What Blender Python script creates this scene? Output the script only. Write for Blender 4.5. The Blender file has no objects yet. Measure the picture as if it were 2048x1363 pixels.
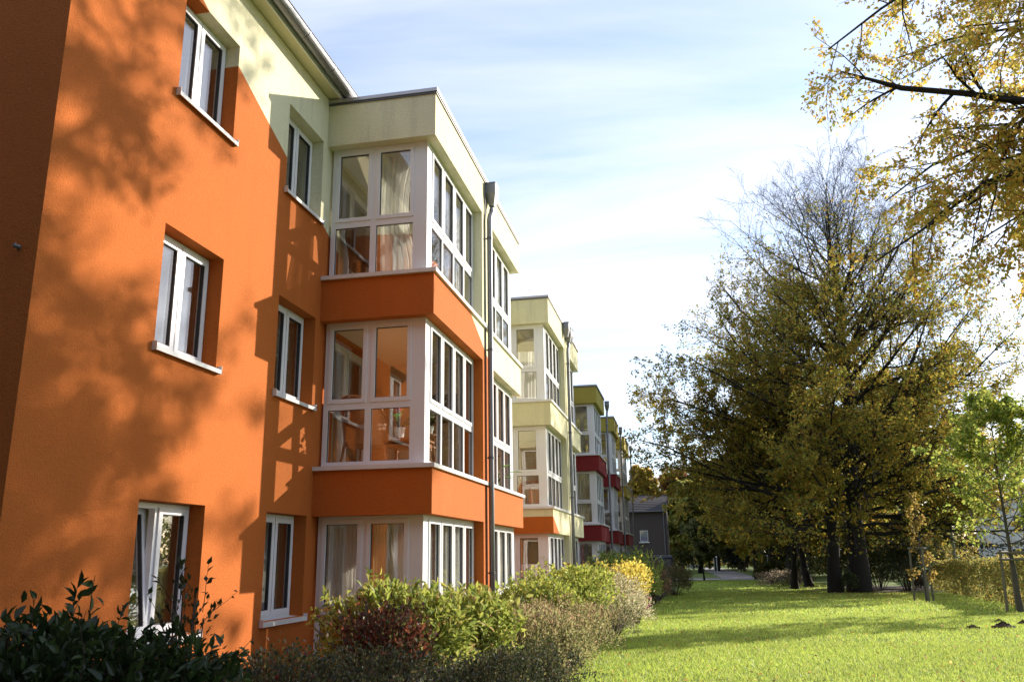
import bpy, math, random
import numpy as np
from mathutils import Vector, Matrix, Quaternion
R = math.radians
PI = math.pi
sc = bpy.context.scene
COL = sc.collection

# ------------------------------------------------------------------ camera
YAW, PITCH, ROLL = R(11.314), R(14.483), R(-0.848)
F_ = Vector((-math.sin(YAW) * math.cos(PITCH), math.cos(YAW) * math.cos(PITCH), math.sin(PITCH)))
R_ = Vector((math.cos(YAW), math.sin(YAW), 0))
U_ = R_.cross(F_)
R2 = R_ * math.cos(ROLL) + U_ * math.sin(ROLL)
U2 = -R_ * math.sin(ROLL) + U_ * math.cos(ROLL)
cam_d = bpy.data.cameras.new('camera')
cam = bpy.data.objects.new('camera', cam_d)
COL.objects.link(cam)
cam.matrix_world = Matrix(((R2.x, U2.x, -F_.x, 4.973), (R2.y, U2.y, -F_.y, 0.0), (R2.z, U2.z, -F_.z, 1.6), (0, 0, 0, 1)))
cam_d.sensor_width = 36.0
cam_d.lens = 1670.8 / 2048 * 36
cam_d.clip_start = 0.05
cam_d.clip_end = 3000
cam_d.dof.use_dof = True
cam_d.dof.focus_distance = 10.5
cam_d.dof.aperture_fstop = 6.3
sc.camera = cam

# ------------------------------------------------------------------ sky and sun
SUN_EL, SUN_AZ = R(20.6), R(43.5)          # azimuth from +Y towards +X
SUN = Vector((math.sin(SUN_AZ) * math.cos(SUN_EL), math.cos(SUN_AZ) * math.cos(SUN_EL), math.sin(SUN_EL)))
world = bpy.data.worlds.new('World')
sc.world = world
world.use_nodes = True
wn, wl = world.node_tree.nodes, world.node_tree.links
wn.clear()
w_out = wn.new('ShaderNodeOutputWorld')
w_bg = wn.new('ShaderNodeBackground')
w_bg.inputs['Strength'].default_value = 0.15
sky = wn.new('ShaderNodeTexSky')
sky.sky_type = 'NISHITA'
sky.sun_disc = False
sky.sun_elevation = SUN_EL
sky.sun_rotation = SUN_AZ
sky.air_density = 1.0
sky.dust_density = 0.6
sky.ozone_density = 3.0
# thin high cloud over the whole sky
tc = wn.new('ShaderNodeTexCoord')
sepw = wn.new('ShaderNodeSeparateXYZ')
wl.new(tc.outputs['Generated'], sepw.inputs[0])
zmax = wn.new('ShaderNodeMath'); zmax.operation = 'MAXIMUM'; zmax.inputs[1].default_value = 0.06
wl.new(sepw.outputs[2], zmax.inputs[0])
dx = wn.new('ShaderNodeMath'); dx.operation = 'DIVIDE'
dy = wn.new('ShaderNodeMath'); dy.operation = 'DIVIDE'
wl.new(sepw.outputs[0], dx.inputs[0]); wl.new(zmax.outputs[0], dx.inputs[1])
wl.new(sepw.outputs[1], dy.inputs[0]); wl.new(zmax.outputs[0], dy.inputs[1])
comb = wn.new('ShaderNodeCombineXYZ')
wl.new(dx.outputs[0], comb.inputs[0]); wl.new(dy.outputs[0], comb.inputs[1])
cmap = wn.new('ShaderNodeMapping')
cmap.inputs['Rotation'].default_value = (0, 0, R(25))
cmap.inputs['Scale'].default_value = (0.35, 1.1, 1)
wl.new(comb.outputs[0], cmap.inputs[0])
cn = wn.new('ShaderNodeTexNoise'); cn.inputs['Scale'].default_value = 1.1
cn.inputs['Detail'].default_value = 7; cn.inputs['Roughness'].default_value = 0.55
cn.inputs['Distortion'].default_value = 0.6
wl.new(cmap.outputs[0], cn.inputs['Vector'])
cr = wn.new('ShaderNodeValToRGB')
cr.color_ramp.elements[0].position = 0.36; cr.color_ramp.elements[0].color = (0.22, 0.22, 0.22, 1)
cr.color_ramp.elements[1].position = 0.70; cr.color_ramp.elements[1].color = (0.80, 0.80, 0.80, 1)
wl.new(cn.outputs['Fac'], cr.inputs[0])
cmix = wn.new('ShaderNodeMixRGB')
wl.new(cr.outputs[0], cmix.inputs['Fac'])
wl.new(sky.outputs[0], cmix.inputs['Color1'])
cmix.inputs['Color2'].default_value = (4.8, 4.85, 5.5, 1)
wl.new(cmix.outputs[0], w_bg.inputs['Color'])
wl.new(w_bg.outputs[0], w_out.inputs[0])

sun_d = bpy.data.lights.new('sun', 'SUN')
sun_d.energy = 4.4
sun_d.angle = R(0.53)
sun_d.color = (1.0, 0.90, 0.76)
sun = bpy.data.objects.new('sun', sun_d)
COL.objects.link(sun)
sun.rotation_euler = SUN.to_track_quat('Z', 'Y').to_euler()
sun.location = (30, 30, 40)
vs = sc.view_settings
vs.view_transform = 'Standard'
vs.look = 'None'
vs.gamma = 1.0
vs.use_curve_mapping = False
vs.exposure = 0.9
sc.cycles.use_denoising = True
sc.cycles.max_bounces = 10
sc.cycles.diffuse_bounces = 5
sc.cycles.glossy_bounces = 4
sc.cycles.transparent_max_bounces = 24
sc.cycles.transmission_bounces = 6

# ------------------------------------------------------------------ materials
MATS = {}
class NT:
    def __init__(s, name):
        s.m = bpy.data.materials.new(name); s.m.use_nodes = True
        s.n, s.l = s.m.node_tree.nodes, s.m.node_tree.links
        s.n.clear(); s.out = s.n.new('ShaderNodeOutputMaterial')
        MATS[name] = s.m
    def add(s, t, **kw):
        n = s.n.new('ShaderNode' + t)
        for k, v in kw.items():
            if k.startswith('_'): setattr(n, k[1:], v)
            else: n.inputs[k.replace('__', ' ')].default_value = v
        return n
    def link(s, a, b): s.l.new(a, b)
    def pos(s): return s.add('NewGeometry').outputs['Position']
    def noise(s, scale, detail=3, rough=.5, vec=None, map_scale=None):
        n = s.add('TexNoise', Scale=scale, Detail=detail, Roughness=rough)
        v = vec if vec is not None else s.pos()
        if map_scale:
            mp = s.add('Mapping'); mp.inputs['Scale'].default_value = map_scale
            s.link(v, mp.inputs[0]); v = mp.outputs[0]
        s.link(v, n.inputs['Vector'])
        return n.outputs['Fac']
    def ramp(s, fac, stops):
        r = s.add('ValToRGB'); cr = r.color_ramp
        while len(cr.elements) < len(stops): cr.elements.new(.5)
        for e, (p, c) in zip(cr.elements, stops):
            e.position = p; e.color = tuple(c) + (1,) if len(c) == 3 else c
        s.link(fac, r.inputs[0]); return r.outputs[0]
    def mix(s, fac, a, b, blend='MIX'):
        m = s.add('MixRGB', _blend_type=blend)
        for k, v in (('Fac', fac), ('Color1', a), ('Color2', b)):
            if hasattr(v, 'links') or hasattr(v, 'is_linked'): s.link(v, m.inputs[k])
            elif isinstance(v, (int, float)): m.inputs[k].default_value = v
            else: m.inputs[k].default_value = tuple(v) + (1,)
        return m.outputs[0]
    def math(s, op, a, b=None):
        m = s.add('Math', _operation=op)
        for i, v in enumerate((a, b)):
            if v is None: continue
            if isinstance(v, (int, float)): m.inputs[i].default_value = v
            else: s.link(v, m.inputs[i])
        return m.outputs[0]
    def bump(s, h, strength, dist):
        b = s.add('Bump', Strength=strength, Distance=dist); s.link(h, b.inputs['Height']); return b.outputs[0]
    def princ(s, col, rough=.5, metal=0, normal=None, **kw):
        p = s.add('BsdfPrincipled', Roughness=rough, Metallic=metal)
        if hasattr(col, 'is_linked'): s.link(col, p.inputs['Base Color'])
        else: p.inputs['Base Color'].default_value = tuple(col) + (1,)
        if normal is not None: s.link(normal, p.inputs['Normal'])
        for k, v in kw.items(): p.inputs[k.replace('__', ' ')].default_value = v
        s.link(p.outputs[0], s.out.inputs[0]); return p

def simple(name, col, rough=.5, metal=0, var=.12, scale=3, bump=0, bscale=40, bdist=.002):
    t = NT(name)
    n = t.noise(scale, 4, .6)
    c = t.mix(n, [x * (1 - var) for x in col], [min(1, x * (1 + var)) for x in col])
    nm = t.bump(t.noise(bscale, 3), bump, bdist) if bump else None
    t.princ(c, rough, metal, nm)
    return t.m

def plaster(name, low, high=None, y0=0, z0=0, k=.4):
    """rendered wall painted low colour under a sloping line, high colour above it"""
    t = NT(name)
    pos = t.pos()
    def tone(c, streak):
        big = t.noise(.5, 4, .6)
        c1 = t.mix(big, [x * .90 for x in c], [min(1, x * 1.07) for x in c])
        if True:
            st = t.noise(2.2, 4, .65, map_scale=(2.2, 2.2, .22)) if streak else t.noise(1.3, 5, .7, map_scale=(1.6, 1.6, .45))
            q_ = .38 if streak else .20
            f = t.ramp(st, [(.50, (0, 0, 0)), (.80, (q_, q_, q_))])
            c1 = t.mix(f, c1, [x * .42 for x in c])
        sp = t.noise(62, 3, .7)
        f2 = t.ramp(sp, [(.33, (.55, .55, .55)), (.47, (0, 0, 0))])
        return t.mix(f2, c1, [x * .55 for x in c])
    a = tone(low, False)
    if high:
        b = tone(high, True)
        sp = t.add('SeparateXYZ'); t.link(pos, sp.inputs[0])
        v = t.math('ADD', t.math('SUBTRACT', sp.outputs[2], z0), t.math('MULTIPLY', t.math('SUBTRACT', sp.outputs[1], y0), k))
        f = t.math('GREATER_THAN', v, 0.0)
        a = t.mix(f, a, b)
    h = t.noise(75, 3, .7)
    h2 = t.noise(30, 3, .6)
    hs = t.math('ADD', h, t.math('MULTIPLY', h2, .6))
    t.princ(a, .92, 0, t.bump(hs, .95, .011))
    return t.m

ORANGE = (.56, .141, .015)
CREAM = (.84, .795, .54)
plaster('plaster_a', ORANGE, CREAM, 8.19, 7.41, .40)
plaster('plaster_b', (.56, .140, .014), (.80, .75, .47), 21.31, 2.60, .40)
plaster('plaster_c', (.25, .022, .022), (.44, .36, .065), 47.3, 5.2, .17)
simple('soffit', (.62, .58, .36), .8)
simple('pvc', (.80, .80, .82), .32, var=.05, scale=1.5)
simple('sill_white', (.72, .71, .70), .45, var=.14, scale=6)
simple('zinc', (.24, .245, .26), .5, .7, var=.16, scale=4, bump=.15, bscale=8)
simple('zinc_dark', (.13, .13, .14), .5, .5)
simple('coping_metal', (.52, .50, .50), .42, .6, var=.14, scale=2.5)
simple('rubber', (.05, .05, .055), .6)
simple('room_cream', (.72, .66, .52), .9, var=.05)
simple('room_peach', (.66, .45, .28), .9, var=.05)
simple('room_dark', (.10, .085, .07), .9)
simple('room_floor', (.42, .25, .13), .5)
simple('roof_tile', (.022, .021, .023), .95, var=.3, scale=8)
simple('roof_red', (.22, .07, .045), .8)
simple('brick_far', (.058, .044, .040), .9, var=.35, scale=14, bump=.3, bscale=20, bdist=.01)
simple('white_wall', (.72, .72, .70), .9, var=.06)
simple('wood_orange', (.42, .15, .045), .4, var=.25, scale=9)
simple('wood_dark', (.10, .045, .022), .45, var=.25, scale=9)
simple('wicker', (.30, .12, .045), .55, var=.35, scale=30, bump=.5, bscale=120)
simple('cushion', (.62, .54, .36), .9)
simple('upholstery', (.16, .075, .04), .85, var=.4, scale=25)
simple('ceramic', (.80, .80, .78), .2, var=.03)
simple('cloth_orange', (.62, .20, .05), .85)
simple('brass', (.45, .30, .10), .3, .9)
simple('amber', (.75, .55, .22), .3)
simple('picture', (.10, .05, .035), .6, var=.6, scale=12)
simple('soil', (.045, .030, .020), .95, var=.4, scale=8, bump=.8, bscale=25, bdist=.03)
simple('loose_earth', (.085, .060, .040), .95, var=.5, scale=30, bump=.9, bscale=60, bdist=.03)
simple('path', (.30, .28, .26), .9, var=.2, scale=2, bump=.4, bscale=30, bdist=.01)
simple('kerb', (.34, .33, .31), .9, var=.2, scale=4)
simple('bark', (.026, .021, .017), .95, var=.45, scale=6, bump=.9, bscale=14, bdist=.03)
simple('bark_grey', (.085, .078, .068), .9, var=.4, scale=7, bump=.7, bscale=16, bdist=.02)
simple('stem', (.070, .045, .028), .85, var=.3, scale=12)
simple('stem_green', (.060, .075, .022), .8, var=.3, scale=12)
simple('stake', (.16, .145, .105), .85, var=.3, scale=10, bump=.5, bscale=30)
simple('van_paint', (.010, .013, .030), .25, .3, var=.1)
simple('chrome', (.6, .6, .6), .25, 1)
simple('tyre', (.012, .012, .012), .8)
simple('lamp_red', (.35, .01, .01), .3)
simple('lamp_white', (.75, .77, .80), .35, var=.05)
simple('pole_grey', (.34, .35, .35), .5, .3, var=.12)
simple('bench_white', (.52, .52, .50), .6)
simple('window_blue', (.16, .20, .30), .4, var=.1)
simple('petal_red', (.55, .03, .07), .6)
simple('petal_pink', (.70, .10, .28), .6)
simple('garage_dark', (.03, .035, .032), .9)
simple('concrete', (.22, .21, .20), .9, var=.2)

t = NT('glass')
geo = t.add('NewGeometry')
dt = t.add('VectorMath', _operation='DOT_PRODUCT'); t.link(geo.outputs['Incoming'], dt.inputs[0]); t.link(geo.outputs['Normal'], dt.inputs[1])
sch = t.math('POWER', t.math('SUBTRACT', 1.0, t.math('ABSOLUTE', dt.outputs['Value'])), 5.0)
fac = t.math('MINIMUM', t.math('MULTIPLY', t.math('ADD', t.math('MULTIPLY', sch, .96), .04), 2.2), .20)
tr = t.add('BsdfTransparent'); tr.inputs['Color'].default_value = (.97, .98, .975, 1)
gl = t.add('BsdfGlossy', Roughness=0.0); gl.inputs['Color'].default_value = (1, 1, 1, 1)
wv = t.bump(t.noise(1.6, 2), .06, .02)
t.link(wv, gl.inputs['Normal'])
mx = t.add('MixShader'); t.link(fac, mx.inputs[0]); t.link(tr.outputs[0], mx.inputs[1]); t.link(gl.outputs[0], mx.inputs[2])
t.link(mx.outputs[0], t.out.inputs[0])

def cloth(name, col, trans=.55, see=.0):
    t = NT(name)
    d = t.add('BsdfDiffuse'); d.inputs[0].default_value = col + (1,)
    s = t.add('BsdfTranslucent'); s.inputs[0].default_value = col + (1,)
    m = t.add('MixShader'); m.inputs[0].default_value = trans
    t.link(d.outputs[0], m.inputs[1]); t.link(s.outputs[0], m.inputs[2])
    o = m
    if see:
        tr = t.add('BsdfTransparent'); o = t.add('MixShader'); o.inputs[0].default_value = see
        t.link(m.outputs[0], o.inputs[1]); t.link(tr.outputs[0], o.inputs[2])
    t.link(o.outputs[0], t.out.inputs[0])
cloth('net_curtain', (.86, .85, .82), .35, .12)
cloth('curtain', (.80, .78, .74), .4)
cloth('curtain_cream', (.70, .62, .42), .4)
cloth('blind', (.45, .42, .38), .35)

def leafmat(name, trans=.5, gloss=.05, grough=.4, gam=.72):
    t = NT(name)
    a = t.add('Attribute', _attribute_name='tint')
    d = t.add('BsdfDiffuse'); t.link(a.outputs['Color'], d.inputs[0])
    g = t.add('Gamma', Gamma=gam); t.link(a.outputs['Color'], g.inputs[0])
    s = t.add('BsdfTranslucent'); t.link(g.outputs[0], s.inputs[0])
    m = t.add('MixShader'); m.inputs[0].default_value = trans
    t.link(d.outputs[0], m.inputs[1]); t.link(s.outputs[0], m.inputs[2])
    gl = t.add('BsdfGlossy', Roughness=grough)
    m2 = t.add('MixShader'); m2.inputs[0].default_value = gloss
    t.link(m.outputs[0], m2.inputs[1]); t.link(gl.outputs[0], m2.inputs[2])
    t.link(m2.outputs[0], t.out.inputs[0])
leafmat('leaf', .66, .02, .5, .62)
leafmat('leaf_beech', .58, .02, .5, .72)
leafmat('leaf_gold', .74, .015, .5, .60)
leafmat('leaf_gloss', .50, .035, .5)
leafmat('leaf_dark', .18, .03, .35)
leafmat('blade', .55, .04, .4)

t = NT('lawn')
n1 = t.noise(.35, 4, .6); n2 = t.noise(6, 5, .7); n3 = t.noise(60, 3, .7)
c = t.mix(n1, (.15, .245, .028), (.195, .28, .04))
c = t.mix(t.ramp(n2, [(.35, (0, 0, 0)), (.7, (.8, .8, .8))]), c, (.075, .125, .014))
c = t.mix(t.ramp(n3, [(.4, (0, 0, 0)), (.75, (.7, .7, .7))]), c, (.19, .21, .045))
t.princ(c, .85, 0, t.bump(t.math('ADD', n3, t.noise(18, 3)), .9, .03))

# ------------------------------------------------------------------ mesh helpers
def link(name, me, mat=None, parent=None):
    o = bpy.data.objects.new(name, me)
    COL.objects.link(o)
    if mat and me is not None and not me.materials: me.materials.append(MATS[mat])
    if parent: o.parent = parent
    return o
def tag(o, label=None, cat=None, group=None, kind=None):
    if label: o['label'] = label
    if cat: o['category'] = cat
    if group: o['group'] = group
    if kind: o['kind'] = kind
    return o
def empty(name, loc=(0, 0, 0), label=None, cat=None, group=None, rz=0):
    o = bpy.data.objects.new(name, None); COL.objects.link(o)
    o.location = loc; o.rotation_euler = (0, 0, rz); o.empty_display_size = .2
    return tag(o, label, cat, group)

class MB:
    def __init__(s): s.v = []; s.f = []; s.smooth = False
    def add(s, vs, fs):
        b = len(s.v); s.v += [tuple(p) for p in vs]; s.f += [tuple(b + i for i in f) for f in fs]; return s
    def box(s, x0, x1, y0, y1, z0, z1):
        if x0 > x1: x0, x1 = x1, x0
        if y0 > y1: y0, y1 = y1, y0
        return s.add([(x0, y0, z0), (x1, y0, z0), (x1, y1, z0), (x0, y1, z0), (x0, y0, z1), (x1, y0, z1), (x1, y1, z1), (x0, y1, z1)],
                     [(0, 3, 2, 1), (4, 5, 6, 7), (0, 1, 5, 4), (1, 2, 6, 5), (2, 3, 7, 6), (3, 0, 4, 7)])
    def prism(s, poly, a, b, axis):
        """poly: 2D points; extruded from a to b along axis"""
        n = len(poly); vs = []
        for t in (a, b):
            for p in poly:
                vs.append({'x': (t, p[0], p[1]), 'y': (p[0], t, p[1]), 'z': (p[0], p[1], t)}[axis])
        fs = [tuple(range(n))[::-1], tuple(range(n, 2 * n))] + [(i, (i + 1) % n, n + (i + 1) % n, n + i) for i in range(n)]
        return s.add(vs, fs)
    def tube(s, pts, rad, n=8, caps=True):
        pts = [Vector(p) for p in pts]
        if not hasattr(rad, '__len__'): rad = [rad] * len(pts)
        vs = []; ref = Vector((0, 0, 1))
        for i, p in enumerate(pts):
            tg = (pts[min(i + 1, len(pts) - 1)] - pts[max(i - 1, 0)]).normalized()
            a = tg.cross(ref)
            if a.length < .05: a = tg.cross(Vector((1, 0, 0)))
            a.normalize(); b = tg.cross(a)
            ref = a.cross(tg) if abs(tg.z) < .98 else ref
            for k in range(n):
                an = 2 * PI * k / n
                vs.append(p + (a * math.cos(an) + b * math.sin(an)) * rad[i])
        fs = [(i * n + k, i * n + (k + 1) % n, (i + 1) * n + (k + 1) % n, (i + 1) * n + k) for i in range(len(pts) - 1) for k in range(n)]
        if caps: fs += [tuple(range(n))[::-1], tuple(range((len(pts) - 1) * n, len(pts) * n))]
        return s.add(vs, fs)
    def lathe(s, prof, c=(0, 0, 0), n=16):
        vs = []
        for r, z in prof:
            for k in range(n):
                an = 2 * PI * k / n
                vs.append((c[0] + r * math.cos(an), c[1] + r * math.sin(an), c[2] + z))
        fs = [(i * n + k, i * n + (k + 1) % n, (i + 1) * n + (k + 1) % n, (i + 1) * n + k) for i in range(len(prof) - 1) for k in range(n)]
        fs += [tuple(range(n))[::-1], tuple(range((len(prof) - 1) * n, len(prof) * n))]
        return s.add(vs, fs)
    def build(s, name, mat=None, parent=None, smooth=False):
        me = bpy.data.meshes.new(name)
        me.from_pydata(s.v, [], s.f); me.update()
        if smooth:
            me.polygons.foreach_set('use_smooth', [True] * len(me.polygons))
        return link(name, me, mat, parent)

def np_mesh(name, V, Q, tint=None, smooth=False):
    """V (n,3), Q (m,4) or (m,3) faces"""
    V = np.asarray(V, np.float32).reshape(-1, 3); Q = np.asarray(Q, np.int32)
    me = bpy.data.meshes.new(name)
    m, k = Q.shape
    me.vertices.add(len(V)); me.vertices.foreach_set('co', V.ravel())
    me.loops.add(m * k); me.loops.foreach_set('vertex_index', Q.ravel())
    me.polygons.add(m)
    me.polygons.foreach_set('loop_start', np.arange(0, m * k, k, dtype=np.int32))
    if smooth: me.polygons.foreach_set('use_smooth', np.ones(m, bool))
    me.update(calc_edges=True)
    if tint is not None:
        a = me.attributes.new('tint', 'FLOAT_COLOR', 'POINT')
        c = np.ones((len(V), 4), np.float32); c[:, :3] = tint
        a.data.foreach_set('color', c.ravel())
    return me

def nrm(a): return a / np.maximum(np.linalg.norm(a, axis=-1, keepdims=True), 1e-9)

def tubes(P, Rd, S=5):
    """P (N,K,3) polylines, Rd (N,K) radii -> verts, quads"""
    N, K, _ = P.shape
    T = np.empty_like(P); T[:, 1:-1] = P[:, 2:] - P[:, :-2]; T[:, 0] = P[:, 1] - P[:, 0]; T[:, -1] = P[:, -1] - P[:, -2]
    T = nrm(T)
    ref = np.zeros_like(T); ref[..., 2] = 1
    steep = np.abs(T[..., 2]) > .9
    ref[steep] = (1, 0, 0)
    # one reference per branch keeps rings aligned
    ref = np.repeat(ref[:, :1], K, 1)
    A = nrm(np.cross(T, ref)); B = np.cross(T, A)
    an = np.arange(S) * 2 * PI / S
    V = P[:, :, None] + Rd[:, :, None, None] * (A[:, :, None] * np.cos(an)[:, None] + B[:, :, None] * np.sin(an)[:, None])
    i = np.arange(N)[:, None, None] * K * S; k = np.arange(K - 1)[None, :, None] * S; s = np.arange(S)[None, None]
    s2 = (s + 1) % S
    Q = np.stack([i + k + s, i + k + s2, i + k + S + s2, i + k + S + s], -1).reshape(-1, 4)
    return V.reshape(-1, 3), Q

def leaves(pos, dirn, nor, L, W, rng, shape='rhomb', fold=.25):
    """returns verts (n*4,3), quads; shape rhomb: base, side, tip, side"""
    n = len(pos)
    dirn = nrm(dirn); side = nrm(np.cross(dirn, nor)); up = np.cross(side, dirn)
    L = np.asarray(L).reshape(-1, 1) * np.ones((n, 1)); W = np.asarray(W).reshape(-1, 1) * np.ones((n, 1))
    if shape == 'rhomb':
        v = np.stack([pos, pos + dirn * L * .45 + side * W * .5 + up * W * fold, pos + dirn * L, pos + dirn * L * .45 - side * W * .5 + up * W * fold], 1)
        Q = np.arange(n * 4).reshape(n, 4)
        return v.reshape(-1, 3), Q, 4
    # blade leaf of two bent quads pairs: 8 verts, 6 faces as quads along a midrib
    droop = -up * L * .16
    b0 = pos; b1 = pos + dirn * L * .33; b2 = pos + dirn * L * .7 + droop * .35; b3 = pos + dirn * L + droop
    s1 = side * W * .48; s2 = side * W * .36; u = up * W * fold
    v = np.stack([b0, b1 + s1 + u, b1, b1 - s1 + u, b2 + s2 + u, b2, b2 - s2 + u, b3], 1)
    base = np.arange(n)[:, None, None] * 8
    q = np.array([[0, 2, 1, 1], [0, 3, 2, 2], [1, 2, 5, 4], [2, 3, 6, 5], [4, 5, 7, 7], [5, 6, 7, 7]])
    tri = np.array([[0, 2, 1], [0, 3, 2], [1, 2, 5], [1, 5, 4], [2, 3, 6], [2, 6, 5], [4, 5, 7], [5, 6, 7]])
    return v.reshape(-1, 3), (base + tri[None]).reshape(-1, 3), 8

def palette_pick(rng, pal, n):
    cols = np.array([p[:3] for p in pal]); w = np.array([p[3] for p in pal], float); w /= w.sum()
    c = cols[rng.choice(len(pal), n, p=w)]
    return np.clip(c * rng.uniform(.72, 1.28, (n, 1)) * rng.uniform(.93, 1.07, (n, 3)), .004, .9)

# ------------------------------------------------------------------ the setting: ground, bed, path, kerb
def gz(y):
    """the lawn falls gently away from the camera"""
    return -.015 * min(max(y - 18, 0), 37)
def gza(y): return -.015 * np.clip(y - 18, 0, 37)
g = MB(); gy = [-700, 18, 55, 1200]
g.add([(x, y, gz(y)) for y in gy for x in (-900, 900)], [(2 * i, 2 * i + 1, 2 * i + 3, 2 * i + 2) for i in range(3)])
tag(g.build('lawn', 'lawn'), kind='structure')
edge = [(4.1, -4), (3.9, 0), (3.7, 4), (3.50, 8), (3.35, 11.5), (3.25, 14.7), (3.42, 18), (3.50, 23), (3.65, 30), (3.75, 38), (3.9, 46), (4.3, 55)]
m = MB(); n_ = len(edge)
m.add([(-.5, y, gz(y) + .004) for x, y in edge] + [(x, y, gz(y) + .004) for x, y in edge],
      [(i, n_ + i, n_ + i + 1, i + 1) for i in range(n_ - 1)])
tag(m.build('garden_bed', 'soil'), kind='structure')
G = gz(80)
m = MB()
m.add([(2.5, 76.5, G + .004), (13, 76.2, G + .004), (13, 80.6, G + .004), (2.5, 81.2, G + .004)], [(0, 1, 2, 3)])
m.add([(7.9, 80.9, G + .005), (11.2, 80.7, G + .005), (11.0, 100, G + .005), (9.8, 150, G + .005), (6.4, 150, G + .005), (7.6, 100, G + .005)], [(0, 1, 2, 3, 4, 5)])
tag(m.build('path', 'path'), kind='structure')
m = MB(); m.box(2.5, 7.8, 81.3, 81.45, G - .02, G + .07); m.box(2.5, 13, 75.6, 75.75, G - .02, G + .05)
tag(m.build('kerb', 'kerb'), kind='structure')
m = MB(); m.add([(23, 58.5, G + .004), (90, 58.5, G + .004), (90, 64.5, G + .004), (24, 64.5, G + .004)], [(0, 1, 2, 3)])
tag(m.build('road', 'path'), kind='structure')
# leaf litter and bare soil below the beeches
m = MB(); pts_ = [(15.2 + 4.6 * math.cos(a) * (1 + .2 * math.sin(3 * a)), 55.6 + 5.5 * math.sin(a) * (1 + .15 * math.cos(4 * a))) for a in [i * 2 * PI / 28 for i in range(28)]]
m.add([(x, max(y, 49.5), gz(max(y, 49.5)) + .012) for x, y in pts_] + [(15.2, 55.6, G + .012)], [(i, (i + 1) % 28, 28) for i in range(28)])
tag(m.build('bare_soil', 'soil'), kind='structure')

# ------------------------------------------------------------------ buildings
D, RC = 1.70, .166
ZS = [.086, 2.836, 5.586]           # sill tops of the bays
ZT = [2.170, 4.920, 7.677]          # window heads of the bays
WZ = [(.90, 2.175), (3.655, 4.93), (6.415, 7.69)]
EAVE = 8.465

def facade(name, y0, y1, holes, mat, parent, x=0.0, th=.32, zb=-1.0, zt=8.46):
    ys = sorted({y0, y1, *[h[0] for h in holes], *[h[1] for h in holes]})
    zs = sorted({zb, zt, *[h[2] for h in holes], *[h[3] for h in holes]})
    m = MB(); xb = x - th
    hole = lambda a, b: any(h[0] <= a < h[1] and h[2] <= b < h[3] for h in holes)
    nz = len(zs) - 1
    for i in range(len(ys) - 1):
        for j in range(nz):
            a, b, c, d = ys[i], ys[i + 1], zs[j], zs[j + 1]
            if hole(a, c): continue
            m.add([(x, a, c), (x, b, c), (x, b, d), (x, a, d), (xb, a, c), (xb, b, c), (xb, b, d), (xb, a, d)], [(0, 1, 2, 3), (7, 6, 5, 4)])
            if i == 0 or hole(ys[i - 1], c): m.add([(x, a, c), (x, a, d), (xb, a, d), (xb, a, c)], [(0, 1, 2, 3)])
            if i == len(ys) - 2 or hole(ys[i + 1], c): m.add([(x, b, c), (xb, b, c), (xb, b, d), (x, b, d)], [(0, 1, 2, 3)])
            if j == 0 or hole(a, zs[j - 1]): m.add([(x, a, c), (xb, a, c), (xb, b, c), (x, b, c)], [(0, 1, 2, 3)])
            if j == nz - 1 or hole(a, zs[j + 1]): m.add([(x, a, d), (x, b, d), (xb, b, d), (xb, a, d)], [(0, 1, 2, 3)])
    return m.build(name, mat, parent)

def ring(m, a0, a1, z0, z1, w, c0, c1, axis):
    """rectangular frame ring in plane axis ('y': spans x; 'x': spans y)"""
    def bx(p0, p1, q0, q1):
        if axis == 'y': m.box(p0, p1, c0, c1, q0, q1)
        else: m.box(c0, c1, p0, p1, q0, q1)
    bx(a0, a0 + w, z0, z1); bx(a1 - w, a1, z0, z1); bx(a0 + w, a1 - w, z0, z0 + w); bx(a0 + w, a1 - w, z1 - w, z1)

def pane(parent, a0, a1, z0, z1, c, axis, name='pane'):
    m = MB()
    if axis == 'y': m.box(a0, a1, c - .008, c + .008, z0, z1)
    else: m.box(c - .008, c + .008, a0, a1, z0, z1)
    return m.build(name, 'glass', parent)

def wall_window(bld, y0, y1, z0, z1, tilt=None, lintel=False):
    xf = -.18
    m = MB(); ring(m, y0 + .005, y1 - .005, z0 + .005, z1 - .005, .055, xf - .07, xf, 'x')
    yc = (y0 + y1) / 2
    m.box(xf - .07, xf, yc - .035, yc + .035, z0 + .06, z1 - .06)
    w = m.build('window', 'pvc', bld)
    for k, (a, b) in enumerate(((y0 + .045, yc - .012), (yc + .012, y1 - .045))):
        m = MB(); ring(m, a, b, z0 + .045, z1 - .045, .062, xf - .05, xf + .018, 'x')
        s = m.build('sash', 'pvc', w)
        m = MB(); ring(m, a + .062, b - .062, z0 + .107, z1 - .107, .008, xf - .03, xf + .012, 'x')
        gk = m.build('gasket', 'rubber', w)
        p = pane(w, a + .07, b - .07, z0 + .115, z1 - .115, xf - .015, 'x')
        if tilt == k:
            piv = Vector((xf, 0, z0 + .05))
            M = Matrix.Translation(piv) @ Matrix.Rotation(R(-7), 4, 'Y') @ Matrix.Translation(-piv)
            for o in (s, gk, p): o.data.transform(M)
    m = MB()
    m.prism([(xf - .01, z0 + .012), (.055, z0 - .012), (.055, z0 - .058), (.045, z0 - .058), (.045, z0 - .022), (xf - .01, z0 + .002)], y0 - .03, y1 + .03, 'y')
    m.box(-.002 + .004, .058, y0 - .036, y0 - .03, z0 - .06, z0 + .03)
    m.box(.002, .058, y1 + .03, y1 + .036, z0 - .06, z0 + .03)
    m.build('sill', 'sill_white', w)
    return w

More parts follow.
